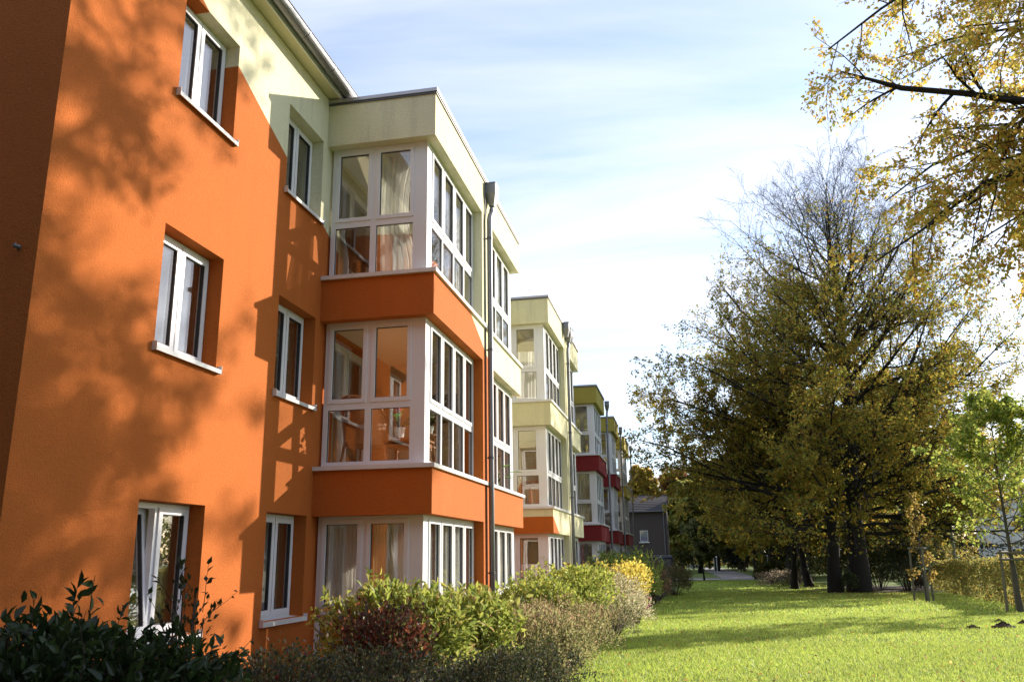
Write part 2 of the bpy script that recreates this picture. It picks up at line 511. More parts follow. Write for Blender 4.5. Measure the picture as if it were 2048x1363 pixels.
def bay(bld, y1, y2, near, far, mat, cols=4):
    """projecting glazed bay of three storeys between y1 and y2"""
    PW = .27
    m = MB(); m.box(0, D, y1, y2, 7.677, 8.385)
    bw = m.build('bay_window', mat, bld)
    for a, b in ((-1., .026), (2.170, 2.776), (4.920, 5.526)):
        m = MB(); m.box(0, D, y1, y2, a, b); m.build('spandrel', mat, bw)
    for f in range(3):
        za, zb = ZS[f] - .06, ZT[f]
        if near == 'wall': m = MB(); m.box(.0, D, y1, y1 + PW, za, zb); m.build('pier', mat, bw)
        if far == 'wall': m = MB(); m.box(.0, D, y2 - PW, y2, za, zb); m.build('pier', mat, bw)
    m = MB(); m.box(-.0, D + .035, y1 - .035 if near != 'wall' else y1, y2 + .035 if far != 'wall' else y2, 8.385, 8.44)
    cp = m.build('coping', 'coping_metal', bw)
    m = MB()
    if near != 'wall': m.box(.0, D + .02, y1 - .02, y1 - .004, 8.352, 8.385)
    m.box(D + .004, D + .02, y1, y2, 8.352, 8.385)
    m.build('drip_edge', 'zinc_dark', bw)
    fa = y1 + RC if near != 'wall' else y1 + PW
    fb = y2 - RC if far != 'wall' else y2 - PW
    xo = D - RC
    for f in range(3):
        m = MB(); m.box(.004, xo - .18, fa + .1, fb - .1 if far != 'wall' else fb - .02, ZT[f] - .014, ZT[f] - .003); m.build('ceiling', 'room_cream', bw)
        m = MB(); m.box(.004, xo - .18, fa + .1, fb - .1 if far != 'wall' else fb - .02, ZS[f] - .057, ZS[f] - .02); m.build('floor', 'room_floor', bw)
        if f == 1 and far == 'wall': m = MB(); m.box(.004, xo - .18, fb - .016, fb - .003, ZS[f] - .015, ZT[f] - .02); m.build('inner_lining', 'room_peach', bw)
    for f in range(3):
        z0, z1 = ZS[f], ZT[f]; zt = z0 + .86
        m = MB()
        # sill
        if near != 'wall': m.box(.003, D + .045, y1 - .045, y1 + RC + .02, z0 - .057, z0)
        if far != 'wall': m.box(.003, D + .045, y2 - RC - .02, y2 + .045, z0 - .057, z0)
        m.box(xo - .02, D + .045, (y1 + RC + .02) if near != 'wall' else y1, (y2 - RC - .02) if far != 'wall' else y2, z0 - .057, z0)
        m.build('sill', 'sill_white', bw)
        fr = MB(); pw = .165; jobs = []
        # corner posts
        ya, yb_ = fa, fb
        if near != 'wall': fr.box(xo - pw, xo, fa, fa + .19, z0, z1); ya = fa + .19
        if far != 'wall': fr.box(xo - pw, xo, fb - .19, fb, z0, z1); yb_ = fb - .19
        # front band
        fr.box(xo - .07, xo - .002, ya, yb_, z0, z0 + .065); fr.box(xo - .07, xo - .002, ya, yb_, z1 - .06, z1)
        fr.box(xo - .07, xo - .002, ya, yb_, zt - .05, zt + .05)
        st = (yb_ - ya) / cols
        for i in range(cols + 1):
            c = min(max(ya + st * i, ya + .03), yb_ - .03)
            fr.box(xo - .07, xo - .002, c - .03, c + .03, z0 + .065, zt - .05); fr.box(xo - .07, xo - .002, c - .03, c + .03, zt + .05, z1 - .06)
        for i in range(cols):
            a, b = ya + st * i + .03, ya + st * (i + 1) - .03
            if i == 0: a += .03
            if i == cols - 1: b -= .03
            jobs.append((a, b, 'x', xo))
        # side bands
        for kind, yy in ((near, fa), (far, fb)):
            if kind == 'wall': continue
            o0, o1 = (yy + .002, yy + .07) if yy == fa else (yy - .07, yy - .002)
            xa, xb = .035, xo - pw
            xm = .5 * (xa + xb)
            fr.box(xa, xb, o0, o1, z0, z0 + .075); fr.box(xa, xb, o0, o1, z1 - .06, z1); fr.box(xa, xb, o0, o1, zt - .055, zt + .055)
            for c, w_ in ((xa + .035, .035), (xm, .045), (xb - .025, .025)):
                fr.box(c - w_, c + w_, o0, o1, z0 + .075, zt - .055); fr.box(c - w_, c + w_, o0, o1, zt + .055, z1 - .06)
            jobs.append((xa + .07, xm - .045, 'y', yy)); jobs.append((xm + .045, xb - .05, 'y', yy))
        fr.build('window_frame', 'pvc', bw)
        for a, b, ax, pl in jobs:
            if ax == 'x': s0, s1, pc = pl - .06, pl + .012, pl - .03
            elif pl == fa: s0, s1, pc = pl - .012, pl + .06, pl + .03
            else: s0, s1, pc = pl - .06, pl + .012, pl - .03
            m = MB(); ring(m, a - .01, b + .01, zt + .04, z1 - .05, .058, s0, s1, ax)
            m.build('sash', 'pvc', bw)
            pane(bw, a + .05, b - .05, zt + .10, z1 - .11, pc, ax)
            pane(bw, a + .002, b - .002, z0 + .077, zt - .057, pc, ax)
            m = MB()
            ring(m, a + .048, b - .048, zt + .098, z1 - .108, .007, min(pc, (s0 + s1) / 2) - .012, max(pc, (s0 + s1) / 2) + .012, ax)
            ring(m, a, b, z0 + .075, zt - .055, .006, pc - .012, pc + .012, ax)
            m.build('gasket', 'rubber', bw)
    return bw

def hopper(bld, y, z, x=D + .095):
    m = MB(); h = .30
    m.add([(x - .09, y - .15, z), (x + .10, y - .15, z), (x + .10, y + .15, z), (x - .09, y + .15, z),
           (x - .09, y - .15, z - .2), (x + .10, y - .15, z - .2), (x + .10, y + .15, z - .2), (x - .09, y + .15, z - .2),
           (x - .05, y - .055, z - .42), (x + .05, y - .055, z - .42), (x + .05, y + .055, z - .42), (x - .05, y + .055, z - .42)],
          [(0, 1, 2, 3), (0, 4, 5, 1), (1, 5, 6, 2), (2, 6, 7, 3), (3, 7, 4, 0), (4, 8, 9, 5), (5, 9, 10, 6), (6, 10, 11, 7), (7, 11, 8, 4), (8, 11, 10, 9)])
    m.box(x - .09, x + .11, y - .16, y + .16, z, z + .014)
    return m

def downpipe(bld, y, ztop=8.36, lower=None):
    x = D + .095
    hm = hopper(bld, y, ztop)
    p = MB()
    zb = ztop - .40
    p.tube([(x, y, zb), (x, y, zb - .06), (x - .005, y - .02, zb - .14), (x - .01, y - .13, zb - .26), (x - .015, y - .16, zb - .36), (x - .015, y - .16, zb - .5)] + [(x - .015, y - .16, zz) for zz in (6, 3, -.5)], .048, 12)
    o = p.build('downpipe', 'zinc', bld, smooth=True)
    hm.build('hopper', 'zinc', o)
    for zz in (7.25, 5.15, 3.25, 1.35):
        m = MB(); m.tube([(x - .015, y - .16, zz - .02), (x - .015, y - .16, zz + .02)], .056, 12); m.box(D, x - .02, y - .168, y - .152, zz - .008, zz + .008)
        m.build('pipe_bracket', 'zinc_dark', o)
    return o

def shell(name, label, y0, y1, holes, mat, end_near, extra=None):
    b = empty(name, (0, y0, 0)); b.location = (0, 0, 0)
    tag(b, label, 'building', 'apartment blocks in a row')
    facade('wall', y0, y1, holes, mat, b)
    XB = -10.5
    m = MB()
    m.prism([(-.32, -1.), (XB, -1.), (XB, 8.46), ((XB - .3) / 2, 13.2), (-.32, 8.46)], y0, y0 + .3, 'y')
    m.build('end_wall', mat, b)
    m = MB(); m.prism([(-.32, -1.), (XB, -1.), (XB, 8.46), ((XB - .3) / 2, 13.2), (-.32, 8.46)], y1 - .3, y1, 'y')
    m.build('end_wall', mat, b)
    m = MB(); m.box(XB, XB + .3, y0 + .3, y1 - .3, -1., 8.46); m.build('back_wall', mat, b)
    for z in (-.15, 2.55, 5.30, 8.05):
        m = MB(); m.box(XB + .3, -.325, y0 + .3, y1 - .3, z, z + .22); m.build('floor_slab', 'room_cream', b)
    for z in (.07, 2.77, 5.52):
        m = MB(); m.box(-3.7, -3.6, y0 + .3, y1 - .3, z, z + 2.53 - (.0 if z > .1 else .05)); m.build('inner_wall', 'room_cream', b)
    yp = y0 + 3.2
    while yp < y1 - 2:
        for z in (.07, 2.77, 5.52):
            m = MB(); m.box(-3.595, -.325, yp, yp + .12, z, z + 2.48); m.build('partition', 'room_cream', b)
        yp += 3.4
    # roof, eaves and gutter
    m = MB(); ov = .30
    m.prism([(ov, 8.52), ((XB - .3) / 2, 13.40), (XB - .4, 8.52), (XB - .4, 8.60), ((XB - .3) / 2, 13.60), (ov + .02, 8.60)], y0 - .12, y1, 'y')
    rf = m.build('roof', 'roof_tile', b)
    m = MB(); m.box(.0, .185, y0 - .1, y1, EAVE, EAVE + .05); m.build('soffit', 'soffit', b)
    m = MB(); m.box(.187, .205, y0 - .1, y1, EAVE - .022, EAVE + .075); m.build('fascia', 'white_wall', b)
    m = MB()
    pr = [(.315 + .088 * math.cos(a), 8.545 + .088 * math.sin(a)) for a in [PI + i * PI / 10 for i in range(11)]]
    pi_ = [(.315 + .081 * math.cos(a), 8.545 + .081 * math.sin(a)) for a in [2 * PI - i * PI / 10 for i in range(11)]]
    m.prism(pr + pi_, y0 - .14, y1 + .0, 'y')
    gt = m.build('gutter', 'zinc', b, smooth=False)
    m = MB(); m.tube([(.406, y0 - .14, 8.55), (.406, y1, 8.55)], .010, 6); m.build('gutter_bead', 'zinc_dark', gt)
    yy = y0 + .32
    while yy < y1:
        m = MB(); pr2 = [(.315 + .092 * math.cos(a), 8.545 + .092 * math.sin(a)) for a in [PI + i * PI / 10 for i in range(11)]]
        m.prism(pr2 + [(.315 + .0883 * math.cos(a), 8.545 + .0883 * math.sin(a)) for a in [2 * PI - i * PI / 10 for i in range(11)]], yy, yy + .03, 'y')
        m.build('gutter_strap', 'zinc', gt); yy += .86
    return b

WA = [(7.05, 8.17), (9.53, 10.65)]
def door_holes(ya, yb): return [(ya, yb, z + .0, z + 2.02) for z in (.09, 2.84, 5.59)]
def door(bld, ya, yb):
    for z in (.09, 2.84, 5.59):
        m = MB(); ring(m, ya + .004, yb - .004, z + .004, z + 2.016, .06, -.25, -.17, 'x')
        yc = (ya + yb) / 2; m.box(-.25, -.17, yc - .04, yc + .04, z + .064, z + 1.956)
        d = m.build('balcony_door', 'pvc', bld)
        for a, b in ((ya + .064, yc - .04), (yc + .04, yb - .064)):
            m = MB(); ring(m, a + .002, b - .002, z + .066, z + 1.954, .055, -.235, -.16, 'x'); m.build('sash', 'pvc', d)
            pane(d, a + .06, b - .06, z + .124, z + 1.896, -.2, 'x')
        m = MB(); m.box(-.158, -.12, yc - .085, yc - .06, z + .95, z + 1.09); m.build('handle', 'zinc', d)

holesA = [(a, b, z0, z1) for a, b in WA for z0, z1 in WZ] + door_holes(11.35, 13.05) + door_holes(15.0, 16.7)
A = shell('apartment_building', 'nearest three storey block, orange below and cream above a diagonal paint line', 5.44, 19.3, holesA, 'plaster_a', True)
win = {}
for i, (a, b) in enumerate(WA):
    for f, (z0, z1) in enumerate(WZ):
        win[(i, f)] = wall_window(A, a, b, z0, z1, tilt=0 if (i == 0 and f == 0) else None)
bay(A, 10.79, 14.015, 'window', 'wall', 'plaster_a')
bay(A, 14.025, 17.25, 'wall', 'window', 'plaster_a')
door(A, 11.35, 13.05); door(A, 15.0, 16.7)
dpA = downpipe(A, 14.16)
m = MB(); m.tube([(D + .02, 13.9, .0), (D + .02, 13.9, 8.3)], .011, 6); m.build('lightning_conductor', 'zinc_dark', A)
m = MB(); m.lathe([(.02, 0), (.02, .012), (.009, .02), (.009, .035), (.018, .04), (.02, .05), (.012, .06)], n=12)
k = m.build('wall_fixing', 'zinc', A); k.rotation_euler = (R(90), 0, 0); k.location = (-.17, 5.44, 4.08)

holesB = door_holes(21.9, 23.6) + door_holes(25.5, 27.2) + [(28.4, 29.5, z0, z1) for z0, z1 in WZ]
B = shell('apartment_building', 'second block along the lawn, cream with an orange ground floor band', 19.32, 31.0, holesB, 'plaster_b', False)
bay(B, 21.35, 24.575, 'window', 'wall', 'plaster_b')
bay(B, 24.585, 27.81, 'wall', 'window', 'plaster_b')
door(B, 21.9, 23.6); door(B, 25.5, 27.2)
for z0, z1 in WZ: wall_window(B, 28.4, 29.5, z0, z1)
downpipe(B, 24.72)
m2 = hopper(B, 24.25, 8.42); m2.build('rain_hopper', 'zinc', B)
m2 = hopper(B, 25.10, 8.42); m2.build('rain_hopper', 'zinc', B)

holesC = door_holes(34.7, 36.4) + door_holes(43.0, 44.6) + door_holes(50.8, 52.5)
wc = [(38.6, 39.7), (40.3, 41.4), (46.2, 47.3), (48.0, 49.1)]
holesC += [(a, b, z0, z1) for a, b in wc for z0, z1 in WZ]
C = shell('apartment_building', 'far red and olive yellow block at the end of the row', 31.02, 55.2, holesC, 'plaster_c', False)
for a, b in ((33.83, 37.24), (42.15, 45.30), (49.73, 53.70)):
    bay(C, a, b, 'window', 'window', 'plaster_c')
for a, b in ((34.7, 36.4), (43.0, 44.6), (50.8, 52.5)): door(C, a, b)
for a, b in wc:
    for z0, z1 in WZ: wall_window(C, a, b, z0, z1)
downpipe(C, 37.60); downpipe(C, 45.70); downpipe(C, 54.05)
for a, b in wc:
    for z0, z1 in WZ[1:]:
        m = MB()
        for q in range(6): m.tube([(.09, a - .05, z0 + .08 + q * .13), (.09, b + .05, z0 + .08 + q * .13)], .014, 6)
        for yy in (a, b): m.box(.002, .1, yy - .012, yy + .012, z0 + .04, z0 + .78)
        m.build('railing', 'zinc_dark', C)

# ------------------------------------------------------------------ curtains, furniture and plants inside the bays and windows
def curtain(label, p0, p1, z0, z1, mat, folds=9, amp=.035, gather=0.0, name='curtain'):
    """hanging pleated cloth between two plan points"""
    n = folds * 10; p0 = np.array(p0); p1 = np.array(p1); d = p1 - p0; L = np.linalg.norm(d); d = d / L; nn = np.array([-d[1], d[0]])
    rng = np.random.default_rng(abs(hash((round(p0[0], 2), round(p0[1], 2), round(z0, 2)))) % 2 ** 31)
    u = np.linspace(0, 1, n + 1); ph = np.cumsum(rng.uniform(.6, 1.4, n + 1)); ph = ph / ph[-1] * folds * 2 * PI
    zs = np.linspace(z1, z0, 9); V = []
    for j, z in enumerate(zs):
        tq = j / 8
        am = amp * (.45 + .55 * tq)
        uu = u * (1 - gather * math.sin(PI * min(1, tq * 1.1)) )
        off = np.sin(ph) * am + np.sin(ph * .37 + 1) * am * .5
        V.append(np.column_stack([p0[0] + d[0] * L * uu + nn[0] * off, p0[1] + d[1] * L * uu + nn[1] * off, np.full(n + 1, z)]))
    V = np.concatenate(V); i = np.arange(n)[None]; j = np.arange(8)[:, None] * (n + 1)
    Q = np.stack([j + i, j + i + 1, j + n + 2 + i, j + n + 1 + i], -1).reshape(-1, 4)
    o = link(name, np_mesh(name, V, Q, smooth=True), mat)
    return tag(o, label, 'curtain', 'curtains behind the windows')
yn = 10.79 + RC + .17
# bay one, ground floor: pleated white curtains on both sides
curtain('white pleated curtain behind the side glass of the ground floor bay, left half', (.10, yn), (.70, yn), .2, 2.12, 'curtain', 11)
curtain('white pleated curtain drawn beside the corner post of the ground floor bay', (1.06, yn), (1.34, yn), .2, 2.12, 'net_curtain', 6)
curtain('peach pleated curtain in the right half of the ground floor side glass', (.75, yn + .05), (1.05, yn + .05), .2, 2.12, 'curtain_cream', 6)
curtain('pale curtain behind the ground floor front glass next to the corner post', (1.38, 11.2), (1.38, 11.85), .2, 2.12, 'net_curtain', 8)
curtain('pale curtain behind the third pane of the ground floor front glass', (1.38, 12.5), (1.38, 13.6), .2, 2.12, 'net_curtain', 10)
# bay one, top floor
curtain('gathered sheer curtain hanging in the top floor bay beside its corner post', (.72, yn + .05), (1.34, yn + .02), 5.65, 7.6, 'net_curtain', 7, .05, .25)
curtain('sheer curtain falling behind the left pane of the top floor bay', (.62, yn + .3), (.40, yn + .32), 5.65, 7.45, 'net_curtain', 4, .04)
curtain('sheer curtain at the far front panes of the top floor bay', (1.36, 12.55), (1.36, 13.6), 5.65, 7.6, 'net_curtain', 9, .04)
# bays two to seven
for nm, y, zi, mt in (('second bay', 15.9, 0, 'net_curtain'), ('second bay', 15.9, 2, 'net_curtain')):
    curtain('net curtain behind the %s front glass of the second bay of the orange block' % ('ground floor' if zi == 0 else 'top floor'), (1.38, 14.6), (1.38, 16.8), ZS[zi] + .1, ZT[zi] - .05, mt, 16)
curtain('short lace half curtain behind the ground floor side glass of the cream block', (.12, 21.62), (1.34, 21.62), .85, 1.42, 'net_curtain', 12, .02)
curtain('white curtain behind the ground floor front glass of the cream block', (1.38, 21.9), (1.38, 24.1), .2, 2.1, 'net_curtain', 18)
curtain('red brown striped curtain behind the top floor lower pane of the cream block', (.5, 21.75), (1.30, 21.75), 5.7, 7.0, 'net_curtain', 8)
curtain('cream curtains in the first floor side glass of the red block', (.55, 34.15), (1.34, 34.15), 2.95, 4.85, 'curtain_cream', 9)
curtain('white curtain along the first floor front glass of the red block', (1.38, 34.3), (1.38, 36.9), 2.95, 4.85, 'net_curtain', 16)
curtain('white curtain along the ground floor front glass of the red block', (1.38, 34.3), (1.38, 36.9), .2, 2.1, 'net_curtain', 16)
curtain('white curtain along the top floor front glass of the red block', (1.38, 34.3), (1.38, 36.9), 5.7, 7.6, 'net_curtain', 16)
FL = ('ground', 'first', 'top')
for f in range(3):
    curtain('white curtain behind the %s floor glass of the second red bay' % FL[f], (1.38, 42.5), (1.38, 44.9), ZS[f] + .1, ZT[f] - .05, 'net_curtain', 14)
    curtain('white curtain behind the %s floor glass of the last bay of the row' % FL[f], (1.38, 50.1), (1.38, 53.3), ZS[f] + .1, ZT[f] - .05, 'net_curtain', 14)
# wall windows of the near block
for f in range(3):
    z0, z1 = WZ[f]
    curtain('pale curtain at the right edge of the %s floor window near the building corner' % FL[f], (-.42, 7.80), (-.42, 8.12), z0 - .1, z1 + .05, 'curtain_cream' if f == 0 else 'curtain', 5)
    curtain('pale curtain at the left edge of the %s floor window near the building corner' % FL[f], (-.42, 7.08), (-.42, 7.34), z0 - .1, z1 + .05, 'curtain', 4)
    if f != 1:
        curtain('grey curtain across the narrow %s floor window beside the bay' % FL[f], (-.42, 9.62), (-.42, 10.6), z0 - .1, z1 + .05, 'blind', 12, .025)
z0, z1 = WZ[1]
bl = empty('roller_blind', (-.36, 10.09, z1 - .6), 'half lowered blind in the first floor window beside the bay', 'blind')
for q in range(18):
    m = MB(); m.prism([(-.012, 0), (.012, .02), (.012, .023), (-.012, .003)], -.48, .48, 'y')
    o = m.build('slat', 'blind', bl); o.location = (0, 0, .55 - q * .030)
m = MB(); m.box(-.012, .012, -.48, .48, -.02, .0); m.build('bottom_bar', 'pvc', bl)

def thing(name, label, cat, loc, group=None, rz=0): return empty(name, loc, label, cat, group, rz)
# wicker armchair, first floor
def wicker_chair(loc, rz, label, mat='wicker', cush='cushion'):
    t = thing('armchair', label, 'chair', loc, None, rz)
    m = MB()
    pts = []
    nA, nZ = 15, 7
    for j in range(nZ):
        tq = j / (nZ - 1)
        for i in range(nA):
            a = R(-110) + R(220) * i / (nA - 1)
            r = .30 + .05 * tq
            hh = .40 + tq * (.62 * (math.cos(a / 2.0) ** 1.2) + .03)
            pts.append((r * math.sin(a), r * math.cos(a) + .05 * tq, hh))
    inner = [(x * .93, y * .93, z) for x, y, z in pts]
    n = len(pts)
    fs = []
    for j in range(nZ - 1):
        for i in range(nA - 1):
            a = j * nA + i
            fs += [(a, a + 1, a + nA + 1, a + nA), (n + a, n + a + nA, n + a + nA + 1, n + a + 1)]
    top = (nZ - 1) * nA
    for i in range(nA - 1): fs.append((top + i, top + i + 1, n + top + i + 1, n + top + i))
    m.add(pts + inner, fs); m.build('backrest', mat, t, smooth=True)
    m = MB(); m.tube([pts[top + i] for i in range(nA)], .022, 8); m.build('back_rim', mat, t, smooth=True)
    m = MB(); m.lathe([(.28, .36), (.31, .38), (.31, .43), (.28, .45)], n=18); m.build('seat', mat, t)
    m = MB(); m.lathe([(.22, .45), (.28, .47), (.28, .52), (.20, .55)], n=18); m.build('seat_cushion', cush, t, smooth=True)
    for sx, sy in ((-1, -1), (1, -1), (-1, 1), (1, 1)):
        m = MB(); m.tube([(sx * .22, sy * .20, .37), (sx * .24, sy * .22, .18), (sx * .27, sy * .25, 0)], .02, 8); m.build('leg', mat, t, smooth=True)
    return t
wicker_chair((.46, 11.50, ZS[1] - .02), R(165), 'curved wicker armchair with a pale cushion in the first floor bay')
cu = MB(); cu.lathe([(.02, -.06), (.16, -.045), (.20, 0), (.16, .045), (.02, .06)], n=16)
cu = cu.build('cushion', 'cushion', smooth=True); cu.location = (.42, 11.66, ZS[1] + .78); cu.rotation_euler = (R(75), 0, R(15))
tag(cu, 'cream cushion leaning on the wicker armchair in the first floor bay', 'cushion')
wicker_chair((.42, 11.55, ZS[2] - .02), R(190), 'dark upholstered armchair in the top floor bay', 'upholstery', 'upholstery')
def bentwood(loc, rz, label):
    t = thing('bentwood_chair', label, 'chair', loc, None, rz)
    m = MB(); m.lathe([(.19, .43), (.21, .44), (.21, .465), (.19, .475)], n=18); m.build('seat', 'wood_orange', t)
    for sx, sy in ((-1, -1), (1, -1), (-1, 1), (1, 1)):
        m = MB(); m.tube([(sx * .13, sy * .13, .44), (sx * .18, sy * .18, 0)], [.018, .013], 8); m.build('leg', 'wood_orange', t)
    for w_, h in ((.19, .46), (.11, .36)):
        m = MB(); m.tube([(w_ * math.cos(a), .17 + .06 * math.sin(a), .46 + h * math.sin(a)) for a in [PI * i / 12 for i in range(13)]], .013, 8)
        m.build('back_bow', 'wood_orange', t, smooth=True)
    return t
bentwood((1.02, 12.55, ZS[1] - .02), R(-60), 'orange bentwood chair behind the table in the first floor bay')
tb = thing('table', 'small orange wooden table with turned legs in the first floor bay', 'table', (1.08, 11.72, ZS[1] - .02))
m = MB(); m.box(-.36, .28, -.30, .30, .44, .47); m.build('tabletop', 'wood_orange', tb)
m = MB(); ring(m, -.33, .25, .36, .438, .02, -.27, .27, 'y'); m.build('apron', 'wood_orange', tb)
for sx in (-.30, .22):
    for sy in (-.25, .25):
        m = MB(); m.lathe([(.02, 0), (.028, .05), (.016, .09), (.032, .2), (.018, .29), (.03, .33), (.03, .358)], (sx, sy, 0), 10); m.build('leg', 'wood_orange', tb, smooth=True)
rngp = np.random.default_rng(5)
def potted(loc, label, pot_r, pot_h, n, L, W, pal, flowers=0, arch=.5, mat='leaf_gloss'):
    t = thing('potted_plant', label, 'plant', loc)
    m = MB(); m.lathe([(pot_r * .72, 0), (pot_r, pot_h), (pot_r * 1.08, pot_h), (pot_r * 1.08, pot_h * 1.08), (pot_r * .9, pot_h * 1.08), (pot_r * .85, pot_h * .9)], n=18); m.build('pot', 'ceramic', t, smooth=False)
    a = rngp.uniform(0, 2 * PI, n); el = rngp.uniform(arch, 1.45, n); hgt = rngp.uniform(.4, 1, n) * L * 1.2
    dr = np.column_stack([np.cos(a) * np.cos(el), np.sin(a) * np.cos(el), np.sin(el)])
    base = np.column_stack([np.zeros(n), np.zeros(n), np.full(n, pot_h)]) + dr * hgt[:, None]
    out = dr * np.array([1.4, 1.4, .35])
    V, Q, kk = leaves(base, out, np.array([0, 0, 1.0]) + 0 * base, rngp.uniform(.7, 1.1, n) * L, W, rngp, 'long', .12)
    tint = np.repeat(palette_pick(rngp, pal, n), kk, 0)
    tag(link('foliage', np_mesh('foliage', V, Q, tint), mat, t), kind='stuff')
    P = np.stack([np.column_stack([np.zeros(n), np.zeros(n), np.full(n, pot_h * .8)]), base], 1)
    V, Q = tubes(P, np.full((n, 2), .004), 4)
    link('stems', np_mesh('stems', V, Q), 'stem_green', t)
    for i in range(flowers):
        m = MB(); m.lathe([(.003, 0), (.03, .012), (.045, .05), (.02, .03)], n=9)
        f = m.build('flower', 'petal_red', t); f.location = tuple(base[i] + np.array([0, 0, .09])); f.rotation_euler = (R(50), 0, i * 2.1)
    return t
GP = [(.10, .20, .03, 3), (.16, .26, .04, 2), (.06, .13, .02, 2)]
potted((.95, 11.60, ZS[1] + .455), 'red flowered plant in a white pot on the orange table', .085, .15, 12, .20, .11, GP, 3)
potted((1.22, 12.15, ZS[1] + .455 + .12), 'spiky spider plant in a white pot near the corner post of the first floor bay', .09, .12, 26, .24, .03, [(.30, .36, .06, 2), (.14, .24, .04, 2)], 0, .7)
st = thing('plant_stand', 'low wooden stand under the spider plant in the first floor bay', 'stand', (1.22, 12.15, ZS[1] - .02))
m = MB(); m.lathe([(.16, .56), (.17, .57), (.17, .592), (.16, .595)], n=16); m.build('top', 'wood_orange', st)
for q in range(3):
    a = q * 2.09; m = MB(); m.tube([(.12 * math.cos(a), .12 * math.sin(a), .56), (.17 * math.cos(a), .17 * math.sin(a), 0)], .014, 8); m.build('leg', 'wood_orange', st)
potted((1.30, 16.3, ZS[1] - .02), 'leafy plant behind the first floor glass of the second bay', .11, .2, 16, .34, .10, GP, 0)
potted((.75, 22.0, .9), 'dried flower bunch in a pot behind the ground floor glass of the cream block', .08, .16, 22, .26, .04, [(.25, .10, .05, 2), (.30, .22, .10, 1)], 0, .9)
m = MB(); m.box(.45, 1.25, 21.8, 22.3, .78, .9); m.box(.5, .58, 21.85, 21.93, .05, .78); m.box(1.12, 1.2, 21.85, 21.93, .05, .78); m.box(.5, .58, 22.17, 22.25, .05, .78); m.box(1.12, 1.2, 22.17, 22.25, .05, .78)
tag(m.build('sideboard', 'wood_dark'), 'dark side table under the dried flowers in the cream block', 'table')
for f, zz in ((1, ZS[1]),):
    t = thing('round_table', 'round table with an orange cloth in the first floor bay of the cream block', 'table', (.9, 22.6, zz - .02))
    m = MB(); m.lathe([(.40, .70), (.42, .71), (.42, .74), (.40, .75)], n=20); m.build('tabletop', 'wood_orange', t)
    m = MB(); m.lathe([(.22, 0), (.05, .05), (.04, .69), (.12, .698)], n=12); m.build('pedestal', 'wood_orange', t)
    bentwood((.55, 22.15, zz - .02), R(200), 'orange bentwood chair by the round table in the cream block')
pl = thing('pendant_lamp', 'brass pendant lamp with a chain hanging in the first floor bay', 'lamp', (1.18, 12.35, ZT[1]))
m = MB(); m.tube([(0, 0, -.002), (0, 0, -.45), (0, 0, -.62), (-.02, 0, -.70)], .008, 6); m.build('chain', 'brass', pl)
m = MB(); m.tube([(-.02, 0, -.68), (-.12, 0, -.64), (-.18, 0, -.70), (-.19, 0, -.84)], .008, 6); m.build('arm', 'brass', pl)
m = MB(); m.lathe([(.02, 0), (.075, -.05), (.085, -.11), (.05, -.17), (.015, -.19)][::-1], (-.19, 0, -.82), 14); m.build('lamp_shade', 'amber', pl, smooth=True)
for i, (x, z, w_, h, lb) in enumerate(((.95, ZS[1] + 1.25, .62, .50, 'dark framed picture on the far wall of the first floor bay'), (.9, ZS[2] + .9, .5, .5, 'framed picture on the far wall of the top floor bay'))):
    t = thing('picture', lb, 'picture', (x, 13.725, z))
    m = MB(); ring(m, -w_ / 2, w_ / 2, -h / 2, h / 2, .05, -.03, -.002, 'y'); m.build('frame', 'wood_dark', t)
    m = MB(); m.box(-w_ / 2 + .05, w_ / 2 - .05, -.016, -.004, -h / 2 + .05, h / 2 - .05); m.build('canvas', 'picture', t)
m = MB(); m.box(-.45, .35, -.3, .3, 0, .52)
m = MB()
nV = 24
m.lathe([(.0005, .545), (.40, .54), (.43, .50), (.45, .25), (.47, .02)][::-1], n=22)
o = m.build('tablecloth', 'cloth_orange', smooth=True); o.location = (.98, 12.0, ZS[2] - .02)
tag(o, 'orange cloth over the low round table in the top floor bay', 'tablecloth')
m = MB()
for sx in (-1, 1):
    m.add([(0, sx * .005, 0), (0, sx * .09, .07), (0, sx * .10, .13), (0, sx * .03, .06), (0, sx * .06, -.05), (.006, sx * .05, .05)], [(0, 1, 2, 3), (0, 3, 5), (0, 4, 3)])
m.tube([(0, 0, -.06), (0, 0, .09)], .007, 6)
o = m.build('butterfly_ornament', 'lamp_white'); o.location = (1.43, 12.1, 1.68); tag(o, 'white paper butterfly hanging in the ground floor bay window', 'ornament')

